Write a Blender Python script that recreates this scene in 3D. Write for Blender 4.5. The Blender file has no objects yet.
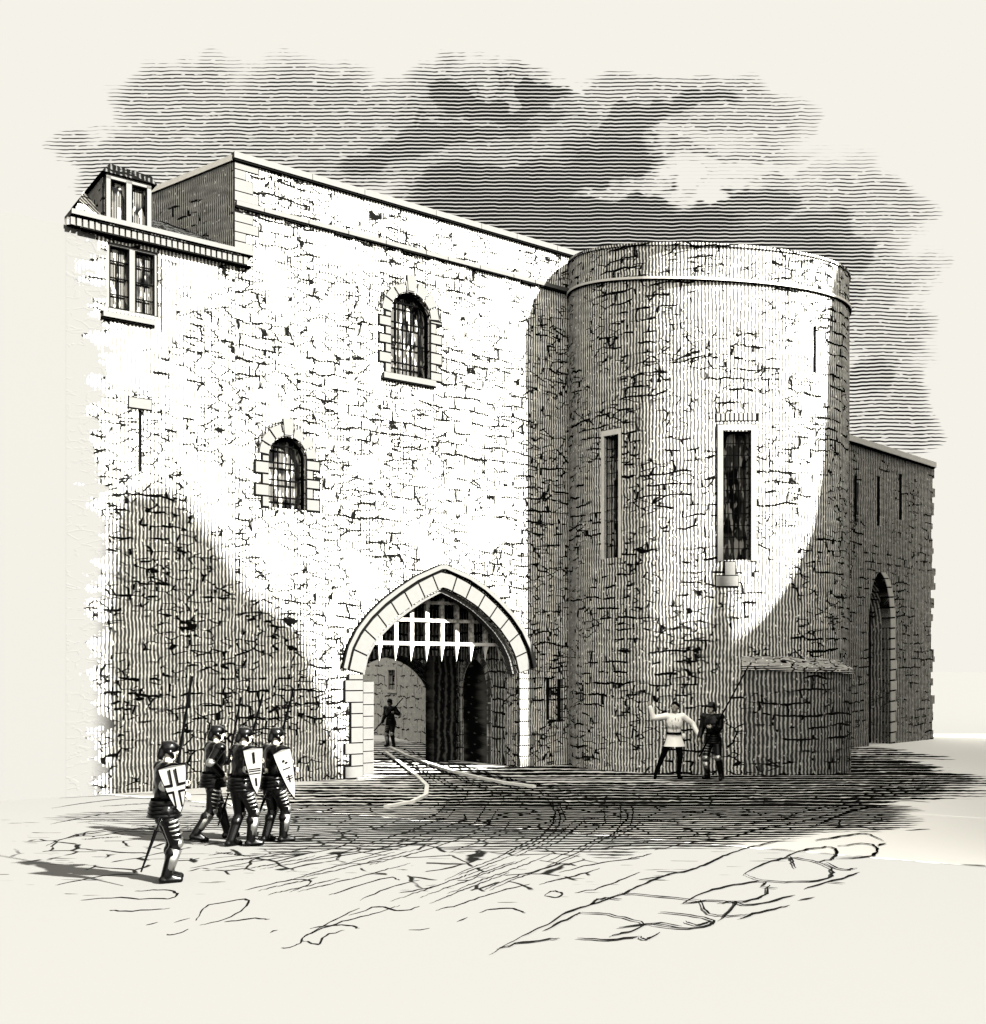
import bpy, bmesh, math, random
from math import sin, cos, tan, pi, radians, sqrt, atan2, floor, ceil
from mathutils import Vector, Matrix
from mathutils.geometry import tessellate_polygon
random.seed(7)
S = bpy.context.scene
C = S.collection

# ---------------------------------------------------------------- camera
F = 1100.0; EYE = 2.6; CX = 493.0; HY = 670.0
cam = bpy.data.objects.new('camera', bpy.data.cameras.new('camera')); C.objects.link(cam)
cam.location = (0, 0, EYE); cam.rotation_euler = (pi/2, 0, 0)
cam.data.sensor_width = 36; cam.data.lens = F/1024*36; cam.data.shift_y = (HY-512)/1024
cam.data.clip_end = 2000; cam.data.clip_start = 0.1
S.camera = cam

# ---------------------------------------------------------------- light and exposure
EXPO = 3.6
AZ, EL = radians(60), radians(32)                 # sun to the right of and behind the viewer
SUN = Vector((sin(AZ)*cos(EL), -cos(AZ)*cos(EL), sin(EL)))
sl = bpy.data.lights.new('sun', 'SUN'); sl.energy = 5.0; sl.angle = radians(1.1); sl.color = (1, .985, .94)
so = bpy.data.objects.new('sun', sl); C.objects.link(so)
so.rotation_euler = SUN.to_track_quat('Z', 'Y').to_euler(); so.location = (20, -10, 30)
S.view_settings.view_transform = 'Standard'; S.view_settings.look = 'None'
S.view_settings.exposure = EXPO; S.view_settings.gamma = 1
S.render.engine = 'CYCLES'; S.cycles.max_bounces = 3; S.cycles.diffuse_bounces = 0
CREAM = (.915, .888, .815)                        # pale sky as it looks once exposed

# ---------------------------------------------------------------- node helper
class E:
    """a float or vector socket with arithmetic"""
    def __init__(s, nt, sock): s.nt, s.s = nt, sock
    def m(s, op, *a, clamp=False):
        n = s.nt.nodes.new('ShaderNodeMath'); n.operation = op; n.use_clamp = clamp
        for i, v in enumerate((s,)+a):
            if isinstance(v, E): s.nt.links.new(v.s, n.inputs[i])
            else: n.inputs[i].default_value = v
        return E(s.nt, n.outputs[0])
    def __add__(s, o): return s.m('ADD', o)
    def __radd__(s, o): return s.m('ADD', o)
    def __sub__(s, o): return s.m('SUBTRACT', o)
    def __rsub__(s, o): return (s*-1.0)+o
    def __mul__(s, o): return s.m('MULTIPLY', o)
    def __rmul__(s, o): return s.m('MULTIPLY', o)
    def __truediv__(s, o): return s.m('DIVIDE', o)
    def max(s, o): return s.m('MAXIMUM', o)
    def min(s, o): return s.m('MINIMUM', o)
    def abs(s): return s.m('ABSOLUTE')
    def sat(s): return s.m('ADD', 0.0, clamp=True)
    def smooth(s, a, b, lo=0.0, hi=1.0):
        n = s.nt.nodes.new('ShaderNodeMapRange'); n.interpolation_type = 'SMOOTHSTEP'
        s.nt.links.new(s.s, n.inputs[0])
        n.inputs[1].default_value = a; n.inputs[2].default_value = b
        n.inputs[3].default_value = lo; n.inputs[4].default_value = hi
        return E(s.nt, n.outputs[0])
    def tri(s):                                    # 1 on the crest of each line, 0 between
        return (s.m('FRACT')*2.0-1.0).abs()
def sep(nt, sock):
    n = nt.nodes.new('ShaderNodeSeparateXYZ'); nt.links.new(sock, n.inputs[0])
    return [E(nt, n.outputs[i]) for i in range(3)]
def vec(nt, x, y, z=0.0):
    n = nt.nodes.new('ShaderNodeCombineXYZ')
    for i, v in enumerate((x, y, z)):
        if isinstance(v, E): nt.links.new(v.s, n.inputs[i])
        else: n.inputs[i].default_value = v
    return n.outputs[0]
def noise(nt, v, scale=1.0, detail=2.0, rough=.5):
    n = nt.nodes.new('ShaderNodeTexNoise'); nt.links.new(v, n.inputs['Vector'])
    n.inputs['Scale'].default_value = scale; n.inputs['Detail'].default_value = detail
    n.inputs['Roughness'].default_value = rough
    return E(nt, n.outputs[0])
def voro(nt, v, feature='DISTANCE_TO_EDGE', rnd=1.0, scale=1.0):
    n = nt.nodes.new('ShaderNodeTexVoronoi'); n.feature = feature; nt.links.new(v, n.inputs['Vector'])
    n.inputs['Scale'].default_value = scale; n.inputs['Randomness'].default_value = rnd
    return E(nt, n.outputs['Distance'])
def mixc(nt, f, a, b):
    n = nt.nodes.new('ShaderNodeMix'); n.data_type = 'RGBA'
    nt.links.new(f.s, n.inputs[0])
    for i, v in ((6, a), (7, b)):
        if isinstance(v, tuple): n.inputs[i].default_value = v+(1,)
        else: nt.links.new(v, n.inputs[i])
    return n.outputs[2]

# ---------------------------------------------------------------- world: pale sky with streaked grey cloud
w = bpy.data.worlds.new('World'); S.world = w; w.use_nodes = True
nt = w.node_tree; nt.nodes.clear()
out = nt.nodes.new('ShaderNodeOutputWorld'); bg = nt.nodes.new('ShaderNodeBackground')
nt.links.new(bg.outputs[0], out.inputs[0])
tc = nt.nodes.new('ShaderNodeTexCoord')
dx, dy, dz = sep(nt, tc.outputs['Generated'])
front = dy.smooth(.25, .4)
dyc = dy.max(.2)
a_, e_ = dx/dyc, dz/dyc                            # direction tangents about north
wv = vec(nt, a_, e_)
n1 = noise(nt, vec(nt, a_, e_*1.3, 3.1), 10, 4, .58)-.5
n2 = noise(nt, vec(nt, a_, e_*1.3, 9.7), 10, 4, .58)-.5
aa = a_+n1*.14; ee = e_+n2*.10
def blobs(lst):
    tot = None
    for cx, cy, rx, ry, amp, *rot in lst:
        ra = radians(rot[0]) if rot else 0.
        p0 = aa-(cx-CX)/F; q0 = ee-(HY-cy)/F
        p = (p0*cos(ra)+q0*sin(ra))/(rx/F); q = (q0*cos(ra)-p0*sin(ra))/(ry/F)
        g = (p*p+q*q).smooth(1.45, .45, 0, amp)
        tot = g if tot is None else tot.max(g)
    return tot
light = blobs([(98,162,38,22,.36),(92,185,24,14,.3),(195,105,80,52,.40),(300,125,100,62,.45),(110,172,50,24,.40),(470,98,95,32,.42),(470,150,160,66,.5),(160,170,90,36,.42),
    (620,105,120,32,.38),(735,110,75,36,.36),(700,165,120,50,.36),(860,215,68,42,.38),(875,300,62,85,.42),(885,410,50,45,.45),(600,140,150,60,.4),(830,260,90,90,.4),(400,130,60,50,.4)])
dark = blobs([(490,97,66,19,.70,6),(425,140,140,24,.66,14),(330,180,100,22,.48,8),(545,185,150,36,.70,10),(650,122,85,15,.62,14),(590,150,90,18,.62,12),(580,222,200,42,.74),
    (745,205,72,28,.62),(840,240,55,36,.62),(720,245,170,28,.68),(870,385,34,20,.56),(850,300,36,36,.54),(250,150,90,18,.45,5)])
gap = blobs([(665,182,90,8,.38,4),(740,163,75,9,.34,6),(700,145,60,6,.25,8),(520,83,60,4,.3,5),(470,118,50,3,.2,8)])
D = light.max(dark)-gap*.8
D = D+(noise(nt, wv, 30, 3)-.5)*.10*D.smooth(0, .2)
wob = noise(nt, vec(nt, a_*22, e_*10), 1, 2)*1.1+noise(nt, vec(nt, a_*120, e_*60), 1, 1)*.35
tl = (e_*(F/3.7)+wob).tri()
ink = (D-tl).smooth(-.12, .16)*D.smooth(.02, .14)*front
brk = noise(nt, vec(nt, a_*120, e_*400), 1, 1).smooth(.28, .40)
ink = ink*(brk.max(D.smooth(.35, .6)))
k = 2**-EXPO
nt.links.new(mixc(nt, ink, tuple(c*k for c in CREAM), (.012*k, .012*k, .011*k)), bg.inputs[0])
# sky strength raised round the sun and cut opposite it, as fill light
sd = dx*SUN.x+dy*SUN.y+dz*SUN.z
side = sd.smooth(-.35, .6, .12, 4.2); ahead = dy.smooth(.4, .62)
nt.links.new((side*(1.0-ahead)+ahead).s, bg.inputs[1])

# ---------------------------------------------------------------- materials
RIDGE = (.86, .84, .77); GROOVE = (.056, .055, .052); INK = (.0022, .0022, .002)
def newmat(name):
    m = bpy.data.materials.new(name); m.use_nodes = True; nt = m.node_tree; nt.nodes.clear()
    o = nt.nodes.new('ShaderNodeOutputMaterial'); b = nt.nodes.new('ShaderNodeBsdfPrincipled')
    nt.links.new(b.outputs[0], o.inputs[0]); b.inputs['Roughness'].default_value = 1
    b.inputs['Specular IOR Level'].default_value = 0
    return m, nt, b
def stone(name, pitch=.08, plaster_from=None, row=.30, bw=.62, jden=.5, vden=.5, ridge=RIDGE, groove=GROOVE, power=1.0, mortar=.052, seed=0., uv=True, vhatch=False, fade=None):
    """tooled masonry: fine upright tooling ridges, broken mortar joints, rubble patches"""
    m, nt, b = newmat(name)
    tc = nt.nodes.new('ShaderNodeTexCoord')
    x, y, z = sep(nt, tc.outputs['UV' if uv else 'Object'])
    if uv: u, v = x, y
    else: u, v = x+y*1.01, z
    base = vec(nt, u, v, seed)
    du = (noise(nt, base, 1.6, 2)-.5)*.30; dv = (noise(nt, vec(nt, u, v, seed+5), 1.3, 3)-.5)*.34
    fine = (noise(nt, vec(nt, u, v, seed+8), 9, 2)-.5)*.045
    br = nt.nodes.new('ShaderNodeTexBrick'); nt.links.new(vec(nt, u+du+fine, v+dv+fine), br.inputs['Vector'])
    br.inputs['Scale'].default_value = 1; br.inputs['Mortar Size'].default_value = mortar*.55
    br.inputs['Mortar Smooth'].default_value = .2; br.inputs['Brick Width'].default_value = bw
    br.inputs['Row Height'].default_value = row; br.offset = .43; br.squash = 1.35; br.squash_frequency = 3
    bl = E(nt, br.outputs['Fac'])
    m1 = noise(nt, vec(nt, u, v, seed+20), .75, 2)
    m1b = noise(nt, vec(nt, u*1.0, v*2.2, seed+31), 2.6, 2)
    k1 = m1.smooth(.56-.2*jden, .62-.2*jden)*m1b.smooth(.50-.12*jden, .53-.12*jden)
    ve = voro(nt, vec(nt, u*2.5+du*2+fine*2, v*5.4+dv*3+fine*3, seed))
    vl = ve.smooth(.075, .035)
    m2 = noise(nt, vec(nt, u, v, seed+40), .9, 2)
    m2b = noise(nt, vec(nt, u*2, v*3.0, seed+51), 2.4, 2)
    k2 = m2.smooth(.60-.2*vden, .66-.2*vden)*m2b.smooth(.545-.1*vden, .575-.1*vden)
    ink = (bl*k1).max(vl*k2)
    wob = noise(nt, vec(nt, u*.8, v*1.2, seed+3), 1.6, 2)*.9+noise(nt, vec(nt, u*3, v*9, seed+4), 1, 1)*.38
    if vhatch: t = (v/pitch+wob).tri()
    else: t = (u/pitch+wob).tri()
    rowshade = noise(nt, vec(nt, u*1.2, v*3.3, seed+60), 2, 2)
    t = (t+(rowshade-.5)*.6).smooth(.26, 1.02)
    t = t.m('POWER', 1.5)
    t = t.max(noise(nt, vec(nt, u*14, v*9, seed+70), 1, 1).smooth(.66, .72))
    if power != 1.0: t = t.m('POWER', power)
    col = mixc(nt, t, groove, ridge)
    col = mixc(nt, ink, col, INK)
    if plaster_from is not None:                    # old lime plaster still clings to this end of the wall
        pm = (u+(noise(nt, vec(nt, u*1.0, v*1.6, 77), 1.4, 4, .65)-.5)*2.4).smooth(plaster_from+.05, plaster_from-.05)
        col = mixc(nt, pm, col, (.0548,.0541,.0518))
    nt.links.new(col, b.inputs['Base Color'])
    bm_ = nt.nodes.new('ShaderNodeBump'); bm_.inputs['Strength'].default_value = .25; bm_.inputs['Distance'].default_value = .02
    nt.links.new((1.0-ink).s, bm_.inputs['Height']); nt.links.new(bm_.outputs[0], b.inputs['Normal'])
    return m
def plain(name, col, rough=.9, spec=0., metal=0., var=0.):
    m, nt, b = newmat(name)
    if var:
        tc = nt.nodes.new('ShaderNodeTexCoord')
        f = noise(nt, tc.outputs['Object'], 9, 3).smooth(.35, .65)
        nt.links.new(mixc(nt, f, tuple(c*(1-var) for c in col), col), b.inputs['Base Color'])
    else: b.inputs['Base Color'].default_value = col+(1,)
    b.inputs['Roughness'].default_value = rough; b.inputs['Specular IOR Level'].default_value = spec
    b.inputs['Metallic'].default_value = metal
    return m
M = {}
M['wall'] = stone('gatehouse_rubble_stone', jden=.5, vden=.95, seed=1.)
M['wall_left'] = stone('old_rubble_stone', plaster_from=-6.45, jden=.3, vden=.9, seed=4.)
M['tower'] = stone('tower_stone', pitch=.088, jden=.5, vden=.7, row=.28, bw=.6, seed=11.)
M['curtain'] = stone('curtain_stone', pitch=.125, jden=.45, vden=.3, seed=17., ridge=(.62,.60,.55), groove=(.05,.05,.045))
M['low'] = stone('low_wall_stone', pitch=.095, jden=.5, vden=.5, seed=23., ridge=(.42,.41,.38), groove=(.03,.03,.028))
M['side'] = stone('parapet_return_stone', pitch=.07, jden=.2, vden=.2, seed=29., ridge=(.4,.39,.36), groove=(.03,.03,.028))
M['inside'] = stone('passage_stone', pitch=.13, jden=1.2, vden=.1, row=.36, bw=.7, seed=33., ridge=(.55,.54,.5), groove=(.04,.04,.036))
M['dress'] = plain('dressed_pale_stone', (.064,.063,.0595), var=.05)
M['dress_tower'] = plain('tower_dressed_stone', (.15,.147,.138), var=.05); M['dress_shade'] = plain('shade_lift_stone', (.62,.60,.55), var=.1)  # lighter copies of the dressed stone, offsetting oblique sun and shade
M['dress_hatch'] = stone('dressed_hatched_stone', pitch=.09, jden=-3, vden=-3, uv=False, ridge=(.5,.49,.45), groove=(.055,.054,.05))  # hatched copy of the dressed stone, for jambs that stand in shade
M['mortar'] = plain('dark_mortar', (.002,.002,.0018))
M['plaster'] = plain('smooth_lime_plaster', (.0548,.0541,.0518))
M['dark'] = plain('dark_void', (.003,.003,.003))
M['iron'] = plain('black_iron', (.0012,.0012,.0012))
M['white'] = plain('white_painted_wood', (.066,.065,.061))
M['port'] = plain('worn_pale_timber', (.5,.48,.44), var=.7)
M['armour'] = plain('blackened_steel', (.012,.012,.012), rough=.3, metal=1.0, spec=.5)
M['steel'] = plain('bright_steel', (.30,.30,.285), rough=.32, metal=1.0, spec=.5)
M['skin'] = plain('skin', (.30,.28,.24))
M['cloth'] = plain('dark_cloth', (.002,.002,.002), var=.5)
M['tunic'] = plain('white_linen', (.78,.76,.7))
M['hair'] = plain('dark_hair', (.0015,.0015,.0015))
M['ash'] = plain('dark_ash_wood', (.0012,.0012,.0012))
M['shield'] = plain('white_shield_paint', (.085,.083,.078))
M['tip'] = plain('pale_worn_iron', (.6,.58,.54))
M['wood'] = stone('dark_oak_boards', pitch=.30, jden=-3, vden=-3, uv=False, ridge=(.08,.078,.07), groove=(.004,.004,.004))
def glassmat():
    m, nt, b = newmat('old_leaded_glass')
    tc = nt.nodes.new('ShaderNodeTexCoord'); x, y, z = sep(nt, tc.outputs['UV'])
    f = noise(nt, vec(nt, x*8, y*2.2), 1, 2).smooth(.54, .60)
    f = f.max((x/.035).tri().smooth(.6, .8)*noise(nt, vec(nt, x*2, y*1.5, 4), 1, 2).smooth(.4, .5)*.35)
    nt.links.new(mixc(nt, f, (.003,.003,.003), (.3,.29,.26)), b.inputs['Base Color'])
    b.inputs['Roughness'].default_value = .5
    return m
M['glass'] = glassmat()

# ---------------------------------------------------------------- object helpers
def tag(o, label=None, cat=None, group=None, kind=None):
    if label: o['label'] = label
    if cat: o['category'] = cat
    if group: o['group'] = group
    if kind: o['kind'] = kind
    return o
def empty(name, loc, label, cat, group=None, rz=0.):
    o = bpy.data.objects.new(name, None); C.objects.link(o); o.location = loc; o.rotation_euler.z = rz
    o.empty_display_size = .3
    return tag(o, label, cat, group)
def link(name, me, mat, parent=None, world=True):
    o = bpy.data.objects.new(name, me); C.objects.link(o)
    if mat is not None and not me.materials: me.materials.append(mat)
    if parent is not None:
        o.parent = parent
        if world:
            p = parent; mtx = Matrix.Identity(4)
            chain = []
            while p is not None: chain.append(p); p = p.parent
            for q in reversed(chain): mtx = mtx @ q.matrix_basis
            o.matrix_basis = mtx.inverted() if True else o.matrix_basis
    return o
def mesh(name, verts, faces, mat, parent=None, uvs=None, world=True, smooth=False):
    me = bpy.data.meshes.new(name); me.from_pydata([tuple(v) for v in verts], [], faces)
    if uvs is not None:
        l = me.uv_layers.new(name='UVMap')
        for lp in me.loops: l.data[lp.index].uv = uvs[lp.vertex_index]
    if smooth:
        for p in me.polygons: p.use_smooth = True
    me.update()
    return link(name, me, mat, parent, world)

class MB:
    """collects prisms and boxes given in a frame function fr(u, w, z) -> world point"""
    def __init__(s): s.v = []; s.f = []; s.uv = []
    def pts(s, P, UV=None):
        n = len(s.v); s.v += [tuple(p) for p in P]; s.uv += UV if UV else [(p[0]+p[1], p[2]) for p in P]; return n
    def hexa(s, c, UV=None):                        # 8 corners: bottom 4 (ccw), top 4
        n = s.pts(c, UV)
        for q in ((3,2,1,0),(4,5,6,7),(0,1,5,4),(1,2,6,5),(2,3,7,6),(3,0,4,7)): s.f.append([n+i for i in q])
    def box(s, fr, u0, u1, w0, w1, z0, z1):
        c = [(u0,w0,z0),(u1,w0,z0),(u1,w1,z0),(u0,w1,z0),(u0,w0,z1),(u1,w0,z1),(u1,w1,z1),(u0,w1,z1)]
        s.hexa([fr(*p) for p in c], [(a+b_, z) for a, b_, z in c])
    def prism(s, fr, poly, w0, w1):                 # poly in (u, z)
        k = len(poly); n = s.pts([fr(u, w0, z) for u, z in poly], [tuple(p) for p in poly])
        s.pts([fr(u, w1, z) for u, z in poly], [tuple(p) for p in poly])
        for t in tessellate_polygon([[Vector((u, z, 0)) for u, z in poly]]):
            s.f.append([n+i for i in t]); s.f.append([n+k+i for i in reversed(t)])
        for i in range(k):
            j = (i+1) % k; s.f.append([n+i, n+k+i, n+k+j, n+j])
    def tube(s, a, b, ra, rb=None, seg=8):
        rb = ra if rb is None else rb
        a, b = Vector(a), Vector(b); d = (b-a).normalized(); q = d.to_track_quat('Z', 'Y')
        n = len(s.v)
        for P, r in ((a, ra), (b, rb)):
            for i in range(seg):
                t = 2*pi*i/seg; v = P+q@Vector((r*cos(t), r*sin(t), 0)); s.v.append(tuple(v)); s.uv.append((v.x+v.y, v.z))
        for i in range(seg):
            j = (i+1) % seg; s.f.append([n+i, n+j, n+seg+j, n+seg+i])
        s.f.append([n+i for i in reversed(range(seg))]); s.f.append([n+seg+i for i in range(seg)])
    def build(s, name, mat, parent=None, world=True, fix=True, smooth=False):
        o = mesh(name, s.v, s.f, mat, parent, s.uv, world, smooth)
        if fix:
            bm = bmesh.new(); bm.from_mesh(o.data); bmesh.ops.recalc_face_normals(bm, faces=bm.faces); bm.to_mesh(o.data); bm.free()
        return o

def panel(fr, outer, holes, w0, w1, uvo=(0,0)):
    """wall slab with openings; fr maps (u,w,z)"""
    b = MB(); loops = [outer]+holes
    allp = [p for l in loops for p in l]; k = len(allp)
    b.pts([fr(u, w0, z) for u, z in allp], [(u+uvo[0], z) for u, z in allp])
    b.pts([fr(u, w1, z) for u, z in allp], [(u+uvo[0], z) for u, z in allp])
    for t in tessellate_polygon([[Vector((u, z, 0)) for u, z in l] for l in loops]):
        b.f.append(list(t)); b.f.append([k+i for i in reversed(t)])
    # reveals get their own vertices so that the texture runs through the thickness
    for l in loops:
        for i in range(len(l)):
            p, q = l[i], l[(i+1) % len(l)]
            vert = abs(p[0]-q[0]) < abs(p[1]-q[1])
            P = [fr(p[0], w0, p[1]), fr(q[0], w0, q[1]), fr(q[0], w1, q[1]), fr(p[0], w1, p[1])]
            dw = w1-w0
            UV = [(p[0]+w0, p[1]), (q[0]+w0, q[1]), (q[0]+w0+dw, q[1]), (p[0]+w0+dw, p[1])]
            n = b.pts(P, UV); b.f.append([n, n+1, n+2, n+3])
    return b

# ---------------------------------------------------------------- frame of the gatehouse front
WA = radians(54)
DX, DY = sin(WA), cos(WA)
BY = EYE*F/(777-HY); BX = (370-CX)/F*BY
def W(u, w, z): return Vector((BX+DX*u-DY*w, BY+DY*u+DX*w, z))
def u_at(px, w_=0.):
    r = (px-CX)/F
    return (r*(BY+DX*w_)-(BX-DY*w_))/(DX-r*DY)
def z_at(px, py, w_=0.):
    p = W(u_at(px, w_), w_, 0); return EYE+(HY-py)/F*p.y
def uz(px, py, w_=0.): return (u_at(px, w_), z_at(px, py, w_))
def G(px, py, z=0.):                                # pixel on the ground -> point
    Y = (EYE-z)*F/(py-HY); return Vector(((px-CX)/F*Y, Y, z))

def arch_curve(uc, half, zs, za, n=14, k=.62):
    """pointed (four-centred) arch from right spring over apex to left spring"""
    pts = []
    for i in range(n+1):                            # right half
        t = i/n; a = t*pi/2
        x = half*cos(a)**.80; z = zs+(za-zs)*(k*sin(a)+(1-k)*t**1.1)
        # blend towards a straight rise near the apex
        pts.append((uc+x, z))
    left = [(2*uc-x, z) for x, z in reversed(pts[:-1])]
    return pts+left
def resample(pts, n):
    L = [0]
    for a, b in zip(pts, pts[1:]): L.append(L[-1]+sqrt((a[0]-b[0])**2+(a[1]-b[1])**2))
    out = []; j = 0
    for i in range(n+1):
        s = L[-1]*i/n
        while j < len(L)-2 and L[j+1] < s: j += 1
        t = (s-L[j])/max(1e-9, L[j+1]-L[j]); a, b = pts[j], pts[j+1]
        out.append((a[0]+(b[0]-a[0])*t, a[1]+(b[1]-a[1])*t))
    return out
def offset(pts, d):
    o = []
    for i, p in enumerate(pts):
        a = pts[max(0, i-1)]; b = pts[min(len(pts)-1, i+1)]
        tx, tz = b[0]-a[0], b[1]-a[1]; l = sqrt(tx*tx+tz*tz) or 1
        o.append((p[0]+tz/l*d, p[1]-tx/l*d))
    return o
def ring(parent, fr, curve, blocks, d0, d1, w0, w1, name='voussoirs', mat=None, gap=.022, jitter=0., sub=3, bedded=True):
    """wedge stones along a curve with dark joints, set on a dark mortar bed"""
    pts = resample(curve, blocks*sub); b = MB()
    for i in range(blocks):
        seg = pts[i*sub:(i+1)*sub+1]
        e = d1+random.uniform(-jitter, jitter)
        def trim(sg):
            a0, a1, z0, z1 = sg[0], sg[1], sg[-2], sg[-1]
            def mv(p, q): l = sqrt((p[0]-q[0])**2+(p[1]-q[1])**2); return (p[0]+(q[0]-p[0])*gap/l, p[1]+(q[1]-p[1])*gap/l)
            return [mv(a0, a1)]+sg[1:-1]+[mv(z1, z0)]
        inner = trim(offset_seg(pts, i*sub, (i+1)*sub, d0)); outer = trim(offset_seg(pts, i*sub, (i+1)*sub, e))
        b.prism(fr, inner+outer[::-1], w0, w1)
    r = b.build(name, mat or M['dress'], parent)
    if not bedded: return r
    full = resample(curve, blocks*sub)
    bed = MB(); bed.prism(fr, offset(full, d0-.018)+offset(full, d1+.05+jitter)[::-1], w0+.03, w1)
    bed.build('mortar_bed', M['mortar'], parent)
    return r
def offset_seg(pts, i, j, d): return offset(pts, d)[i:j+1]

# ================================================================= THE SETTING
# ---------- edge of the cast shadow, inside which the ground colour is lightened
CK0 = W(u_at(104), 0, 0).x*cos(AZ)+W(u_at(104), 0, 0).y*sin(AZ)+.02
def ground_mat():
    m, nt, b = newmat('trodden_earth_and_cobble')
    g = nt.nodes.new('ShaderNodeNewGeometry'); x, y, z = sep(nt, g.outputs['Position'])
    dxn = (noise(nt, vec(nt, x, y, 2), .55, 3)-.5)*2.6; dyn = (noise(nt, vec(nt, x, y, 7), .5, 3)-.5)*3.0
    X, Y = x+dxn, y+dyn
    def bl(lst):
        tot = None
        for cx, cy, rx, ry, ang, amp in lst:
            c_, s_ = cos(radians(ang)), sin(radians(ang))
            p = ((X-cx)*c_+(Y-cy)*s_)/rx; q = ((Y-cy)*c_-(X-cx)*s_)/ry
            gg = (p*p+q*q).smooth(1.4, .45, 0, amp); tot = gg if tot is None else tot.max(gg)
        return tot
    # worn cart road and ground shade, painted together as dark hatching
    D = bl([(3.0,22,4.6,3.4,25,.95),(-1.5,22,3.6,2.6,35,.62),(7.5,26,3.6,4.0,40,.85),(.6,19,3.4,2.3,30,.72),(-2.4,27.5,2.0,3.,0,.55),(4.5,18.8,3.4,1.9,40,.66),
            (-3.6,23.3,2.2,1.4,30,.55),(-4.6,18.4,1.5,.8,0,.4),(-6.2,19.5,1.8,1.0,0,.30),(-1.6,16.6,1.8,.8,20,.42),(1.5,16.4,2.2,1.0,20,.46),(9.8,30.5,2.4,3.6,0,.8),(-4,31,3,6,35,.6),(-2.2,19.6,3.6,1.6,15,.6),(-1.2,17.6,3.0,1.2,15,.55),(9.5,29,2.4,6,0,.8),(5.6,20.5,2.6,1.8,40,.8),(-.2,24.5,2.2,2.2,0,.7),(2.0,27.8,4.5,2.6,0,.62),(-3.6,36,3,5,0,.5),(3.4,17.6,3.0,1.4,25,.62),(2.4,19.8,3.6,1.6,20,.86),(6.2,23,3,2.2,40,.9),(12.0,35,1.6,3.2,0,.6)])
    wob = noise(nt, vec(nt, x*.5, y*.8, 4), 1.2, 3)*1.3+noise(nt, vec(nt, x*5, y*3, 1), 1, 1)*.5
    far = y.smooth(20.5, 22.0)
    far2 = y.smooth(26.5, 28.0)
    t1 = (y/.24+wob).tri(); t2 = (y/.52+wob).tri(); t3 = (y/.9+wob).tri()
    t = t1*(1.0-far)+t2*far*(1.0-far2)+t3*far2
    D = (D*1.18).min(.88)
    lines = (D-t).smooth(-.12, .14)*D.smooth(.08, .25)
    # cobble outlines
    ve = voro(nt, vec(nt, x*1.5+dxn*.5, y*1.15+dyn*.35, .3))
    vm = bl([(-1.2,19.5,5.4,2.8,30,1.),(3,20,5,3,30,1.),(-2.2,15.8,2.6,1.6,25,1.),(0,14.8,2.0,1.4,40,.95),(-3,17,4,2,10,1.),(-4.5,15.4,2.2,1.2,0,.85)])
    vk = noise(nt, vec(nt, x*1.6, y*1.1, 12), 1.2, 2).smooth(.45, .50)
    ink = lines.max(ve.smooth(.042, .018)*vk*vm.smooth(.3, .6))
    # scattered short scratches further forward
    sc = noise(nt, vec(nt, x*1.2, y*8, 15), 1.3, 1).smooth(.70, .715)
    sm = bl([(-3.5,15.6,4.6,2.6,10,1.),(-6.5,18.6,2.6,2.4,0,1.),(1,14.8,3.2,2.0,30,1.)])
    ink = ink.max(sc*sm.smooth(.3, .6)*.9)
    e1, e2 = cos(AZ), sin(AZ)                      # ground colour lightened inside the cast shadow to offset its shade
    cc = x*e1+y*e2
    shade_lift = (cc+(noise(nt, vec(nt, x, y, 30), 2.5, 3)-.5)*.5).smooth(CK0-.05, CK0+.05)
    shade_lift = shade_lift*y.smooth(45, 43)
    base = mixc(nt, shade_lift, (.0735, .0725, .0690), (.60, .59, .56))
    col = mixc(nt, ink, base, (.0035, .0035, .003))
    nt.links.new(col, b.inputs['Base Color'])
    bp = nt.nodes.new('ShaderNodeBump'); bp.inputs['Strength'].default_value = .15; bp.inputs['Distance'].default_value = .03
    nt.links.new((1.0-ink).s, bp.inputs['Height']); nt.links.new(bp.outputs[0], b.inputs['Normal'])
    return m
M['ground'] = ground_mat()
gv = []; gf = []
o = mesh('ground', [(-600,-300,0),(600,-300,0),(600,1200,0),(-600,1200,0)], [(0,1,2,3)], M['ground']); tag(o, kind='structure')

# pale flagged pavement on the right, laid as separate slabs traced on the ground
def ground_poly(px, z): return [tuple(G(x, y, z)) for x, y in px]
M['flag'] = plain('pale_flagstone', (.70,.69,.655)); M['kerb'] = plain('kerb_stone', (.6,.59,.55))
b = MB()
def flat(name, polys, z, mat, thick=.02):
    b = MB()
    for poly in polys:
        P = ground_poly(poly, z); k = len(P)
        n = b.pts(P+[(x, y, z-thick) for x, y, _ in P])
        b.f.append(list(range(n, n+k))[::-1])
        for i in range(k): j = (i+1) % k; b.f.append([n+i, n+j, n+k+j, n+k+i])
    o = b.build(name, mat); return tag(o, kind='structure')
SH = Vector((SUN.x, SUN.y, 0)).normalized(); EH = Vector((-SH.y, SH.x, 0)); TE = tan(EL); Q0 = 1.0
CK = prof_c = W(u_at(104), 0, 0).dot(EH)+.12         # edge line of the gabled house's cast shadow on the ground
def on_shade_edge(px, lo=800, hi=1000):
    for _ in range(50):
        m_ = (lo+hi)/2
        if G(px, m_).dot(EH) > CK: lo = m_
        else: hi = m_
    return (px, m_-.8)
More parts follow.
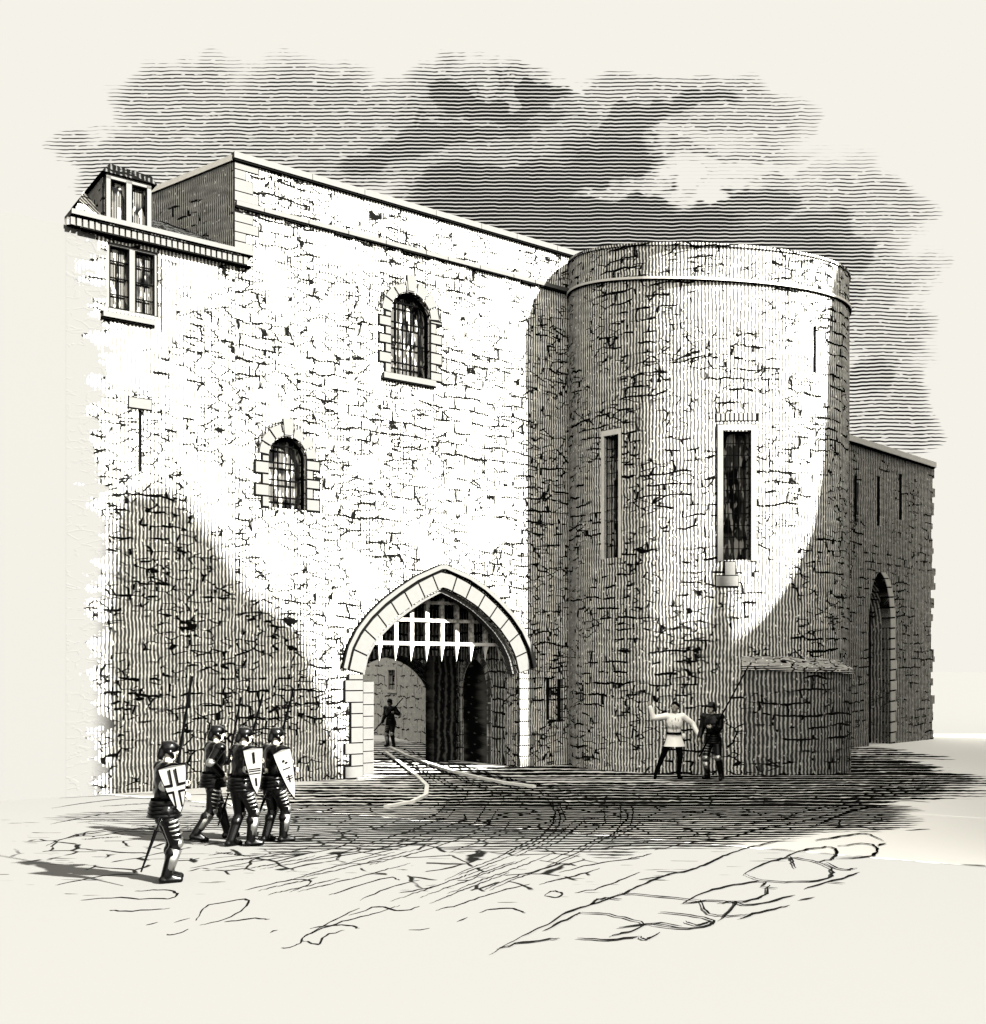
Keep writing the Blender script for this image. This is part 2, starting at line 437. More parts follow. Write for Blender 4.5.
# joints between flags: narrow gaps packed with black earth
def ribbons(name, lines, z, mat, width, fade=True):
    b = MB()
    for ln in lines:
        wmul = 1.
        if isinstance(ln, tuple): ln, wmul = ln
        P = [G(x, y, z) for x, y in ln]
        if len(P) > 2:
            N_ = [P[0]]
            for a, c in zip(P, P[1:]): N_ += [a.lerp(c, .25), a.lerp(c, .75)]
            P = N_+[P[-1]]
        # densify with a little wander
        Q = []
        for a, c in zip(P, P[1:]):
            n = max(2, int((c-a).length/.12))
            for i in range(n):
                q = a.lerp(c, i/n); Q.append(q+Vector((random.uniform(-.012, .012), random.uniform(-.03, .03), 0)))
        Q.append(P[-1]); k = len(Q); n0 = len(b.v)
        for i, q in enumerate(Q):
            t = (Q[min(k-1, i+1)]-Q[max(0, i-1)]); t.z = 0; t.normalize(); nn = Vector((-t.y, t.x, 0))
            f = min(1, .3+3*min(i, k-1-i)/k)*wmul*random.uniform(.6, 1.2)
            wd = width*(.45+.55*abs(nn.y))*f*(q.y/15)
            b.pts([q+nn*wd/2, q-nn*wd/2])
        for i in range(k-1): b.f.append([n0+2*i, n0+2*i+1, n0+2*i+3, n0+2*i+2])
    o = b.build(name, mat, fix=False)
    return tag(o, kind='structure')
J = [[(492,953),(515,940),(545,925),(575,908),(590,905),(625,893),(660,876),(700,868),(735,850),(790,838)],
     [(500,948),(520,942),(560,938)],[(545,930),(575,915),(583,912)],[(578,938),(610,940),(640,936)],
     [(590,905),(600,897),(622,899)],[(582,912),(618,915),(650,924),(628,932),(612,936)],
     [(620,893),(650,895),(700,900)],[(650,924),(690,930),(720,922),(700,915),(660,912)],
     [(683,903),(700,893),(735,884),(768,880),(763,886)],[(683,903),(705,900),(740,902),(765,896),(770,885)],
     [(700,900),(705,912),(722,916),(748,914)],[(735,902),(752,906),(795,895)],
     [(745,874),(760,864),(790,856),(820,862),(835,870),(828,880),(795,882),(760,880),(745,874)],
     [(783,858),(800,850),(835,845),(837,858),(815,862)],[(790,856),(796,868)],[(838,846),(870,842),(880,850),(870,857),(836,858)],
     [(826,862),(842,870),(857,868)],[(805,888),(835,880),(860,872)],[(815,840),(840,836),(866,832),(884,841)],
     [(620,928),(655,922),(682,926)],[(640,936),(646,940),(660,932)],[(685,921),(700,926),(712,920)],
     [(870,828),(900,828)],[(878,845),(886,843)],[(830,882),(845,883)],[(760,886),(778,888)],
     [(815,826),(835,816),(860,808),(890,805)],[(828,827),(862,826),(880,830)],[(720,903),(740,900),(720,920)],
     [(740,918),(760,912),(790,905)],[(800,900),(815,897)]]
# the kerb and ruts
J2 = [[(378,751),(400,765),(418,778),(426,788),(424,797),(405,803),(360,809),(330,812)],[(386,747),(410,757),(440,770),(470,779),(500,785),(530,789)],
      [(394,745),(430,760),(470,772),(520,782),(552,786)],[(552,800),(556,818),(545,834),(520,845),(498,858),(470,868),(445,880)],
      [(556,804),(562,820),(552,836),(528,848),(505,858)],[(620,806),(630,815),(618,830),(600,842),(580,850)],
      [(60,798),(150,793),(200,795),(330,792),(372,789)],[(45,846),(70,836),(100,832),(130,828)],[(52,808),(90,802),(140,797),(200,801)],
      [(50,824),(80,818),(120,811),(150,810)],[(60,840),(80,833),(110,829)],[(55,885),(80,880),(110,874),(140,875)],[(75,848),(120,852),(150,853)],
      [(80,900),(110,897),(150,899),(176,898),(178,892),(160,889),(135,891)],[(145,925),(158,922)],[(110,910),(130,911),(170,908)],
      [(175,922),(190,918)],[(168,934),(178,934),(188,929)],[(196,920),(205,905),(225,902),(250,898),(245,908),(225,920),(200,925)],[(225,922),(250,918),(270,919)],
      [(280,948),(300,945),(305,935),(330,925),(355,918),(380,912),(400,905)],[(302,940),(320,946),(325,935),(345,930)],[(303,938),(318,928),(340,917),(360,908)],
      [(436,910),(460,905),(480,897),(500,891),(530,884)],[(480,912),(495,908),(520,909),(525,913)],[(410,930),(430,928)],[(458,922),(468,917)],
      [(540,884),(555,880),(575,876),(600,868)],[(545,895),(553,890),(565,893),(555,898),(545,895)],[(575,893),(600,888),(620,880),(640,872)],
      [(400,893),(425,888),(440,885)],[(215,868),(250,862),(290,856),(330,850),(352,842),(360,836),(345,833)],[(190,868),(230,860),(280,855)],[(245,890),(270,884),(300,878),(315,882),(290,892)],
      [(290,880),(330,868),(360,860),(395,852)],[(330,895),(350,888),(390,876),(400,880)],[(300,862),(340,856),(400,845),(440,838)],[(360,900),(395,885),(420,880)],
      [(350,915),(380,905),(400,912),(420,906)],[(655,850),(690,842),(730,838),(770,826)],[(880,803),(905,800),(930,802)],[(560,872),(600,862),(640,858)],[(640,880),(670,875)],[(905,830),(930,829)],
      [(190,860),(200,858)],[(270,932),(278,930)],[(310,928),(345,924),(360,928)]]
ribbons('paving_joints', J, .017, M['mortar'], .07)
def family(A, B, n, seedv, keep=.62):
    rnd = random.Random(seedv); out = []
    ra = resample2(A, 40); rb = resample2(B, 40)
    for i in range(n):
        t = (i+rnd.uniform(.15, .85))/n; ln = [(a[0]+(c[0]-a[0])*t+rnd.uniform(-.5, .5), a[1]+(c[1]-a[1])*t+rnd.uniform(-.35, .35)) for a, c in zip(ra, rb)]
        j = rnd.randint(0, 6)
        while j < 38:
            k_ = j+rnd.randint(3, 12)
            if rnd.random() < keep and k_-j > 2: out.append((ln[j:min(k_, 41)], .75))
            j = k_+rnd.randint(0, 3)
    return [o_ for o_ in out if len(o_[0]) > 2]
def resample2(P, n):
    Q = []
    for i in range(n+1):
        x_ = i/n*(len(P)-1); j = min(len(P)-2, int(x_)); t = x_-j; Q.append((P[j][0]+(P[j+1][0]-P[j][0])*t, P[j][1]+(P[j+1][1]-P[j][1])*t))
    return Q
fam = family([(390,749),(440,768),(500,784),(545,800),(556,818),(535,840),(490,860),(440,878),(370,900)],[(398,746),(520,781),(600,794),(645,808),(640,826),(610,842),(565,862),(515,880),(460,905)], 11, 3)
fam += family([(380,752),(405,768),(426,788),(400,808),(340,828),(260,846),(180,856)],[(388,750),(460,776),(535,800),(520,832),(450,856),(360,880),(280,900)], 12, 5)
fam += family([(560,800),(660,812),(780,806),(930,772)],[(600,868),(690,846),(790,828),(925,792)], 9, 8, .5)
fam += family([(60,806),(150,800),(250,806),(340,812)],[(60,850),(130,846),(190,850),(250,858)], 7, 9, .4)
ribbons('wheel_tracks', fam, .009, M['mortar'], .05)
ribbons('cart_ruts', [(l, .8) for l in J2], .006, M['mortar'], .062)
# raised stone kerb lines of the roadway coming out of the gate
def kerb(line, wd, h, name='kerb'):
    b = MB(); P = [G(x, y) for x, y in line]
    for a, c in zip(P, P[1:]):
        t = (c-a).normalized(); nn = Vector((-t.y, t.x, 0))*wd/2; a2 = a+t*.02; c2 = c-t*.02
        lo = [a2+nn, a2-nn, c2-nn, c2+nn]; b.hexa([p for p in lo]+[p+Vector((0,0,h)) for p in lo])
    return tag(b.build(name, M['kerb']), kind='structure')
kerb([(390,748),(408,757),(430,765),(455,773),(480,779),(505,784),(535,788)], .10, .06)
kerb([(385,752),(403,766),(417,777),(427,787),(426,796),(412,803),(385,808)], .09, .05)

# ================================================================= GATEHOUSE
UL = u_at(235); UR = 8.4                            # left corner, right end (inside the tower)
ZT = 14.05; ZS = 13.02
gh = empty('gatehouse', W(2.1, 0, 0), 'tall pale stone gatehouse with pointed gateway and barred arched windows', 'gatehouse')
UC = (u_at(363)+u_at(518))/2; HALF = (u_at(518)-u_at(363))/2
ZA = z_at(443, 588); ZSP = z_at(364, 674)
arch = [(UC+HALF, ZSP)]+[uz(*p) for p in [(517.6,672),(514,656),(508,643),(499,630),(488,618),(476,607),(461,597),(443,588),(424,598),(408,609),(394,620),(382,632),(373,644),(367,656)]]+[(UC-HALF, ZSP)]
gate_hole = [(UC-HALF, 0), (UC+HALF, 0)]+arch        # bottom-left, bottom-right, over the top
def round_win(px0, px1, pyt, pyb):
    um = (u_at(px0)+u_at(px1))/2; h = (u_at(px1)-u_at(px0))/2
    pm = (px0+px1)/2; zt = z_at(pm, pyt); zb = z_at(pm, pyb); zc = zt-h*1.02
    curve = [(um+h*cos(a), zc+(zt-zc)*sin(a)) for a in [pi*i/14 for i in range(15)]]
    return dict(um=um, h=h, zb=zb, zc=zc, zt=zt, curve=curve, poly=[(um-h, zb), (um+h, zb)]+curve)
WA_ = round_win(391, 430, 293, 377); WB_ = round_win(269, 306, 437, 509)
def rect(px0, px1, py0, py1, w_=0.):
    pm = (px0+px1)/2; return [(u_at(px0, w_), z_at(pm, py1, w_)), (u_at(px1, w_), z_at(pm, py1, w_)), (u_at(px1, w_), z_at(pm, py0, w_)), (u_at(px0, w_), z_at(pm, py0, w_))]
SL1 = rect(546, 550, 679, 720); SL2 = rect(557, 562, 679, 722)
# the gate hole touches the ground, so the wall outline runs round it
outer = [(UL, 0), (UC-HALF, 0)]+arch[::-1]+[(UC+HALF, 0), (UR, 0), (UR, ZT), (UL, ZT)]
wl = panel(W, outer, [WA_['poly'], WB_['poly'], SL1, SL2], 0, .55).build('wall', M['wall'], gh)
# coping with dark joint beneath, string course
def course(parent, fr, u0, u1, z0, z1, proj, w1, name, mat, block=1.1, gap=.02, w0=None):
    b = MB(); u = u0
    while u < u1-.05:
        e = min(u1, u+block*random.uniform(.7, 1.3)); b.box(fr, u+gap/2, e-gap/2, -proj, w1, z0, z1); u = e
    return b.build(name, mat, parent)
course(gh, W, UL-.06, UR, ZT+.012, ZT+.15, .10, .65, 'coping', M['dress'], 1.6, .012)
b = MB(); b.box(W, UL-.04, UR, -.075, .6, ZT-.03, ZT+.011); b.build('coping_joint', M['mortar'], gh)
course(gh, W, UL, UR, ZS, ZS+.10, .09, .02, 'string_course', M['dress'], .9, .02)
b = MB(); u = UL
while u < 6.6:
    e = min(6.6, u+random.uniform(.3, 1.3)); b.box(W, u, e, -.06-random.uniform(0, .03), .02, ZS-random.uniform(.025, .06), ZS-.002)
    if random.random() < .6: b.box(W, u, e, -.02, .02, ZS+.102, ZS+.125)
    u = e+random.uniform(0, .25)
b.build('string_course_shadow_joint', M['mortar'], gh)
# flat roof, rear wall, right flank
PASS_L, PASS_R = UC-HALF-.06, UC+HALF+.05
W3 = 3.3; W4 = 4.3
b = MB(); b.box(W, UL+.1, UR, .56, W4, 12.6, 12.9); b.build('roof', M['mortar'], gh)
ICU = UC+.56; IH = PASS_R-.02-ICU; IA = 3.02; IS = 1.25
iarch = arch_curve(ICU, IH, IS, IA, k=.8)
outer = [(UL, 0), (ICU-IH, 0)]+iarch[::-1]+[(ICU+IH, 0), (UR, 0), (UR, 14.), (UL, 14.)]
panel(W, outer, [], W3, W4).build('rear_wall', M['inside'], gh)
# curved rib lines of the inner arch soffit
for kk in range(5):
    ww = W3+.10+kk*.2; b = MB(); cv = resample(iarch, 24)
    b.prism(W, offset(cv, .0)+offset(cv, -.035)[::-1], ww, ww+.05)
    b.build('arch_rib', M['dress'], gh)
# passage walls and vault
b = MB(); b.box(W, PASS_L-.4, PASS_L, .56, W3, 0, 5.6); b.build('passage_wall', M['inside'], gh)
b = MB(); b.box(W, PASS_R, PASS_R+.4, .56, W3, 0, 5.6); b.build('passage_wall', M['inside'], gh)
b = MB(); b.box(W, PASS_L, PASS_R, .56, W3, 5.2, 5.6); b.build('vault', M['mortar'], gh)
# a recessed doorway arch and an open door leaf on the right of the passage
def PR(u, w_, z): return W(PASS_R-w_, u, z)          # frame on the right passage wall: u runs inward, w_ sticks out
cv = arch_curve(2.0, .62, 1.9, 2.9, k=.8)
ring(gh, PR, cv, 13, 0, .2, .08, 0, 'inner_door_voussoirs', M['dress_hatch'], bedded=False)
b = MB()
for u0 in (1.22, 2.62):
    b = MB()
    for i in range(5): b.box(PR, u0, u0+.16, .002, .08, .02+i*.37, .36+i*.37)
    b.build('inner_door_jamb', M['dress_hatch'], gh)
b = MB(); b.box(PR, 1.4, 2.6, .004, .03, 0, 1.9); b.prism(PR, cv+[(1.38, 1.9)], .004, .03)
dd = b.build('inner_door', M['wood'], gh)
leaf = MB(); leaf.box(PR, 2.86, 3.25, .10, .9, 0, 3.0); leaf.build('gate_leaf', M['wood'], gh)
# main gate arch: voussoirs, hood mould, jamb stones
def side_curve(base_z): return [(UC+HALF, base_z)]+arch+[(UC-HALF, base_z)]
ring(gh, W, side_curve(0.)[1:-1], 15, .03, .40, -.05, .3, 'gate_voussoirs', M['dress'], gap=.02)
hood = resample(offset(arch, .50), 60)
b = MB(); b.prism(W, hood+offset(hood, .10)[::-1], -.11, .02); b.build('hood_mould', M['dress'], gh)
b = MB(); b.prism(W, offset(hood, -.03)+offset(hood, .0)[::-1], -.07, .02); b.prism(W, offset(hood, .10)+offset(hood, .128)[::-1], -.07, .02); b.build('hood_mould_joint', M['mortar'], gh)
inner = resample(arch, 60)
b = MB()                                             # chamfered inner edge, cut in small stones on the right side
pts = resample(arch, 64)
for i in range(64):
    sg = pts[i:i+2]; o0 = offset(pts, -.10)[i:i+2]
    a, c = sg; g = .18 if i < 30 else .02
    a2 = (a[0]+(c[0]-a[0])*g, a[1]+(c[1]-a[1])*g); oa = (o0[0][0]+(o0[1][0]-o0[0][0])*g, o0[0][1]+(o0[1][1]-o0[0][1])*g)
    b.prism(W, [a2, c, o0[1], oa], .10, .34)
b.build('chamfered_arch_edge', M['dress'], gh)
b = MB(); b2 = MB(); bed = MB(); bed2 = MB()
z = 0.
while z < ZSP-.05:                                   # quoined jambs both sides
    h = random.uniform(.26, .42); z1 = min(ZSP, z+h); e = .40+random.choice((0, .1, -.06))
    b.box(W, UC-HALF-e, UC-HALF-.03, -.05, .3, z+.015, z1-.015)
    b2.box(W, UC+HALF+.03, UC+HALF+e, -.05, .3, z+.015, z1-.015)
    bed.box(W, UC-HALF-e-.035, UC-HALF-.002, -.02, .3, z, z1); bed2.box(W, UC+HALF+.002, UC+HALF+e+.035, -.02, .3, z, z1)
    z = z1
b.build('jamb_stones', M['dress'], gh); b2.build('jamb_stones', M['dress_hatch'], gh)
bed.build('mortar_bed', M['mortar'], gh); bed2.build('mortar_bed', M['mortar'], gh)
b = MB(); z = 0; UI = u_at(373, .6)
while z < z_at(368, 680, .6)-.05:                    # inner pale jamb at the left
    z1 = z+.29; b.box(W, PASS_L, UI, .56, .95, z+.012, z1-.012); z = z1
b.build('inner_jamb_stones', M['dress'], gh)
b = MB(); b.box(W, PASS_L, UI-.012, .58, .93, 0, z); b.build('mortar_bed', M['mortar'], gh)
# portcullis (own thing: it slides in its groove)
pc = empty('portcullis', W(UC, .7, 2.95), 'raised spiked timber portcullis hanging in the pointed gateway', 'portcullis')
zb = z_at(443, 644, .7); zm = z_at(443, 621, .7)
step = (u_at(500, .7)-u_at(380, .7))/8
us = [u_at(380, .7)+step*i for i in range(-1, 10)]
for i, u in enumerate(us):
    b = MB(); b.box(W, u-.055, u+.055, .68, .78, zb, 5.1); bar = b.build('upright_bar', M['port'], pc)
    b = MB(); P = [W(u-.075, .66, zb-.01), W(u+.075, .66, zb-.01), W(u+.075, .80, zb-.01), W(u-.075, .80, zb-.01)]; tip = W(u, .73, zb-.46)
    mid = [W(u-.04, .69, zb-.14), W(u+.04, .69, zb-.14), W(u+.04, .77, zb-.14), W(u-.04, .77, zb-.14)]
    n = b.pts(P+mid+[tip]); b.f += [[n, n+1, n+2, n+3]]+[[n+i, n+(i+1) % 4, n+4+(i+1) % 4, n+4+i] for i in range(4)]+[[n+4+i, n+4+(i+1) % 4, n+8] for i in range(4)]
    b.build('spike', M['tip'], bar)
for zz, mt in ((zb, M['tip']), (zm, M['port']), (zm+.46, M['port']), (zm+.92, M['port'])):
    b = MB(); b.box(W, us[0]-.1, us[-1]+.1, .64, .70, zz-.04, zz+.045); b.build('cross_rail', mt, pc)

# arched barred windows
def pane_mesh(name, poly, fr, w_, mat, parent):
    k = len(poly); fs = [list(t) for t in tessellate_polygon([[Vector((u, z, 0)) for u, z in poly]])]
    return mesh(name, [fr(u, w_, z) for u, z in poly], fs, mat, parent, [tuple(p) for p in poly])
def arched_window(par, R, nb, nh, label, blocks=7, sill=True, jit=.05, d1=.27):
    b = MB(); cv = R['curve']; ins = .03
    fr_ = ring(par, W, cv, blocks, .02, d1, -.03, .1, 'window', M['dress'], jitter=jit)
    fr_['label'] = label
    # keystone
    b = MB(); b.prism(W, [(R['um']-.09, R['zt']+.04), (R['um']+.09, R['zt']+.04), (R['um']+.13, R['zt']+d1+.16), (R['um']-.13, R['zt']+d1+.16)], -.05, -.02)
    b.build('keystone', M['dress'], fr_)
    # jamb quoins
    for s in (-1, 1):
        b = MB(); bd = MB(); z = R['zb']; i = 0
        while z < R['zc']-.03:
            z1 = min(R['zc'], z+random.uniform(.2, .3))
            e = .16+.17*((i+(s > 0)) % 2)
            a, c = sorted((R['um']+s*(R['h']+.02), R['um']+s*(R['h']+e)))
            b.box(W, a, c, -.03, .1, z+.02, z1-.02)
            a, c = sorted((R['um']+s*(R['h']+.002), R['um']+s*(R['h']+e+.05)))
            bd.box(W, a, c, -.008, .08, z-.03, z1+.03)
            z = z1; i += 1
        b.build('jamb_stones', M['dress'], fr_); bd.build('jamb_bed', M['mortar'], fr_)
    if sill:
        b = MB(); b.box(W, R['um']-R['h']-.25, R['um']+R['h']+.12, -.10, .2, R['zb']-.15, R['zb']-.01); b.build('sill', M['dress'], fr_)
        b = MB(); b.box(W, R['um']-R['h']-.27, R['um']+R['h']+.14, -.075, .1, R['zb']-.185, R['zb']-.152); b.build('sill_joint', M['mortar'], fr_)
    pane_mesh('pane', R['poly'], W, .32, M['glass'], fr_)
    g = MB()
    for i in range(nb):
        u = R['um']-R['h']+2*R['h']*(i+1)/(nb+1); q = 1-((u-R['um'])/R['h'])**2
        g.box(W, u-.018, u+.018, .18, .21, R['zb'], R['zc']+(R['zt']-R['zc'])*sqrt(max(0, q)))
    for i in range(nh):
        z = R['zb']+(R['zt']-R['zb'])*(i+.7)/(nh+.2); g.box(W, R['um']-R['h']+.01, R['um']+R['h']-.01, .15, .18, z-.018, z+.018)
    n = resample([(R['um']+R['h'], R['zb'])]+R['curve']+[(R['um']-R['h'], R['zb'])], 40)
    g.prism(W, n+offset(n, -.04)[::-1], .12, .2)
    g.build('iron_grille', M['iron'], fr_)
    return fr_
arched_window(gh, WA_, 4, 4, 'larger round-headed barred window high above the gateway')
arched_window(gh, WB_, 2, 4, 'smaller round-headed leaded window left of the gateway', sill=False, d1=.26)
for SLT in (SL1, SL2):
    b = MB(); (u0, z0), (u1, _), (_, z1), _ = SLT
    b.box(W, u0-.01, u1+.01, .05, .5, z0-.02, z1+.02); b.build('arrow_slit', M['dark'], gh)
# quoins down the left corner of the parapet
b = MB(); bd = MB(); z = 11.98; i = 0
while z < ZT-.12:
    z1 = min(ZT-.04, z+random.uniform(.2, .3)); e = (.42, .25, .55)[i % 3]
    if not (ZS-.12 < z1 and z < ZS+.12):
        b.box(W, UL-.01, UL+e, -.022, .1, z+.012, z1-.012); bd.box(W, UL, UL+e+.025, -.008, .1, z-.008, z1+.008)
    elif b.v and z < ZS:
        b.build('corner_quoins', M['dress'], gh); bd.build('quoin_bed', M['mortar'], gh); b = MB(); bd = MB()
    z = z1; i += 1
b.build('corner_quoins', M['dress'], gh); bd.build('quoin_bed', M['mortar'], gh)
# return wall of the parapet running back over the roof
RD = Vector((-.81, .585, 0)); rc = W(UL, 0, 0)
def RT(u, w_, z): return rc+RD*u+Vector((.585, .81, 0))*w_+Vector((0, 0, z))
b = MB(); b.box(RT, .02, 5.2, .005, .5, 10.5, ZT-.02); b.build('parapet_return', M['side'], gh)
b = MB(); b.box(RT, .05, 5.25, -.05, .55, ZT-.01, ZT+.12); b.build('coping', M['dress_shade'], gh)

# ================================================================= LEFT HOUSE
lh = empty('stone_house', W(UL-2, 0, 0), 'pale rubble stone house with eaves cornice and dormer adjoining the gatehouse', 'house')
ZE = 11.72; LL = u_at(66)
LW = rect(107, 158, 247, 313)
slit = rect(138, 142, 410, 472)
fr_edge = []; z = 0.
panel(W, [(LL, 0), (UL, 0), (UL, ZE), (LL, ZE)], [LW, slit], .004, .5).build('wall', M['wall_left'], lh)
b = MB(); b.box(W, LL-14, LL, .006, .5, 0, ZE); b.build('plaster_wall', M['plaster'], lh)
b = MB(); b.box(W, slit[0][0]-.02, slit[1][0]+.02, .05, .4, slit[0][1], slit[2][1]); b.build('arrow_slit', M['dark'], lh)
b = MB(); b.box(W, slit[0][0]-.2, slit[1][0]+.2, -.03, .1, slit[2][1]+.03, slit[2][1]+.24); b.build('slit_lintel', M['dress'], lh)
b = MB(); b.box(W, slit[0][0]-.225, slit[1][0]+.225, -.012, .1, slit[2][1]+.005, slit[2][1]+.265); b.build('lintel_bed', M['mortar'], lh)
# cornice: pale shelf on small dentils
b = MB(); b.box(W, LL+.05, UL+.34, -.24, .3, ZE+.18, ZE+.28); b.build('cornice', M['dress'], lh)
b = MB(); b.box(W, LL+.1, UL+.32, -.20, .2, ZE+.155, ZE+.178); b.box(W, LL+.3, UL+.34, -.16, .2, ZE-.05, ZE-.025); b.build('cornice_joint', M['mortar'], lh)
b = MB(); u = LL+.05
while u < UL+.25:
    b.box(W, u, u+.085, -.17, .1, ZE-.02, ZE+.14); u += .125
b.build('dentils', M['dress'], lh)
b = MB(); b.box(W, LL, UL+.30, -.10, .1, ZE-.01, ZE+.14); b.build('dentil_bed', M['dress_shade'], lh)
# tiled roof slope
M['tile'] = stone('roof_tiles', pitch=.10, row=.16, bw=.3, jden=1.2, vden=.9, seed=44., ridge=(.05,.05,.047), groove=(.003,.003,.003))
P = [W(LL+.6, -.2, ZE+.24), W(UL+.05, -.2, ZE+.24), W(UL-.05, 3.2, ZE+1.95), W(LL+3.5, 3.2, ZE+1.95)]
b = MB(); b.hexa([p-Vector((0, 0, .1)) for p in P]+P); b.build('roof', M['tile'], lh)
# double casement window
def casement(par, R, label, w_, cols, rows, dark=True, name='window'):
    (u0, z0), (u1, _), (_, z1), _ = R
    b = MB(); t = .07
    b.box(W, u0-.03, u0+t, w_-.06, w_+.05, z0, z1); b.box(W, u1-t, u1+.03, w_-.06, w_+.05, z0, z1)
    b.box(W, u0-.03, u1+.03, w_-.06, w_+.05, z1-.06, z1+.04); b.box(W, u0-.03, u1+.03, w_-.06, w_+.05, z0-.05, z0+.05)
    um = (u0+u1)/2; b.box(W, um-.07, um+.07, w_-.06, w_+.05, z0, z1)
    f = b.build(name, M['white'], par); f['label'] = label
    pane_mesh('pane', [(u0, z0), (u1, z0), (u1, z1), (u0, z1)], W, w_+.06, M['glass'], f)
    g = MB()
    for a, c in ((u0+t, um-.07), (um+.07, u1-t)):
        for i in range(1, cols): u = a+(c-a)*i/cols; g.box(W, u-.01, u+.01, w_-.01, w_+.03, z0+.05, z1-.06)
        for i in range(1, rows): z = z0+(z1-z0)*i/rows; g.box(W, a, c, w_-.01, w_+.03, z-.01, z+.01)
        for u in (a, c): g.box(W, u-.012, u+.012, w_-.065, w_-.05, z0+.04, z1-.05)
        for z in (z0+.05, z1-.06): g.box(W, a, c, w_-.065, w_-.05, z-.012, z+.012)
    g.build('glazing_bars', M['iron'], f)
    return f
casement(lh, LW, 'two-light casement window under the eaves', .10, 2, 4)
b = MB(); b.box(W, LW[0][0]-.1, LW[1][0]-.1, -.10, .1, LW[0][1]-.20, LW[0][1]-.09); b.build('window_sill', M['dress'], lh)
b = MB(); b.box(W, LW[0][0]-.12, LW[1][0]-.08, -.06, .1, LW[0][1]-.235, LW[0][1]-.205); b.box(W, LW[0][0]-.12, LW[1][0]-.08, -.06, .1, LW[0][1]-.088, LW[0][1]-.07)
b.box(W, LW[1][0]+.05, LW[1][0]+.08, -.004, .1, LW[0][1]-.3, LW[2][1]); b.build('sill_joint', M['mortar'], lh)
# dormer
wd = .25
dr = rect(107, 149, 182, 226, wd)
(u0, z0), (u1, _), (_, z1), _ = dr
b = MB(); b.box(W, u0-.06, u1+.06, wd+.12, 2.4, z0-.3, z1+.02); dm = b.build('dormer', M['side'], lh)
casement(dm, [(u0, ZE+.27), (u1, ZE+.27), (u1, z1), (u0, z1)], 'dormer window with two lights', wd, 1, 1)
b = MB(); b.prism(W, [(u0-.14, z1+.05), (u1+.14, z1+.05), (u1+.02, z1+.20), (u0+.02, z1+.24)], wd-.12, 2.5); b.build('dormer_roof', M['tile'], dm)
# roof slope at left of dormer (a hip that fades)
P = [W(u0-.75, 0.1, ZE+.28), W(u0-.07, .1, ZE+.28), W(u0-.05, 1.6, z1+.15), W(u0-.10, 1.6, z1+.15)]
b = MB(); b.hexa([p-Vector((0, 0, .05)) for p in P]+P); b.build('roof_hip', M['curtain'], lh)

# ================================================================= ROUND TOWER
aL = math.atan((568-CX)/F); aR = math.atan((850-CX)/F); ac = (aL+aR)/2; hw = (aR-aL)/2
RHO = 30.6; RT_ = RHO*sin(hw)
TC = Vector((RHO*sin(ac), RHO*cos(ac), 0)); FH = Vector((sin(ac), cos(ac), 0)); RH = Vector((cos(ac), -sin(ac), 0))
FR = 2.75
def tow(th, off=0.):
    c, s = cos(th), sin(th); ry = FR if c > 0 else RT_
    return TC+RH*(RT_+off)*s-FH*(ry+off)*c
NT = 180
ths = [-pi+2*pi*i/NT for i in range(NT+1)]
def th_at(px):
    lo, hi = -1.35, 1.35
    f = lambda t: CX+F*tow(t).x/tow(t).y
    for _ in range(50):
        m_ = (lo+hi)/2
        if f(m_) < px: lo = m_
        else: hi = m_
    return (lo+hi)/2
def tz(px, py): p = tow(th_at(px)); return EYE+(HY-py)/F*p.y
arcL = {}
fine = [-pi+2*pi*i/2000 for i in range(2001)]; acc = [0.]
for a, c in zip(fine, fine[1:]): acc.append(acc[-1]+(tow(c)-tow(a)).length)
def arc(th): x = (th+pi)/(2*pi)*2000; i = int(min(1999, max(0, floor(x)))); return acc[i]+(acc[i+1]-acc[i])*(x-i)-acc[1000]
def rim(th):                                        # the rim has settled towards the right
    if abs(th) > pi/2: s = (1 if th > 0 else -1)*(1-(abs(th)-pi/2)/(pi/2)); s = max(-1, min(1, s))
    else: s = sin(th)
    return 13.15-.42*s+.22*s*s
rt = empty('round_tower', TC, 'round pale stone tower with tall slit windows right of the gateway', 'tower')
TW1 = (th_at(604), th_at(619), tz(611, 558), tz(611, 436))
TW2 = (th_at(723), th_at(751), tz(737, 560), tz(737, 431))
TW3 = (th_at(813.5), th_at(816.5), tz(815, 373), tz(815, 326))
cols = sorted(set(ths+[t for q in (TW1, TW2, TW3) for t in q[:2]]))
rowsz = sorted(set([0, .5, 1, 2, 4, 11.5]+[z for q in (TW1, TW2, TW3) for z in q[2:]]))
v = []; uv = []; idx = {}
def gvt(i, j, inner=False):
    k_ = (i, j, inner)
    if k_ in idx: return idx[k_]
    th = cols[i]; z = rowsz[j] if j < len(rowsz) else rim(th)
    idx[k_] = len(v); v.append(tow(th, -.38 if inner else 0.)+Vector((0, 0, z))); uv.append((arc(th)+(.38 if inner else 0), z)); return idx[k_]
def hole(i, j):
    if j >= len(rowsz)-1: return False
    tm = (cols[i]+cols[i+1])/2; zm_ = (rowsz[j]+rowsz[j+1])/2
    return any(q[0] < tm < q[1] and q[2] < zm_ < q[3] for q in (TW1, TW2, TW3))
fs = []
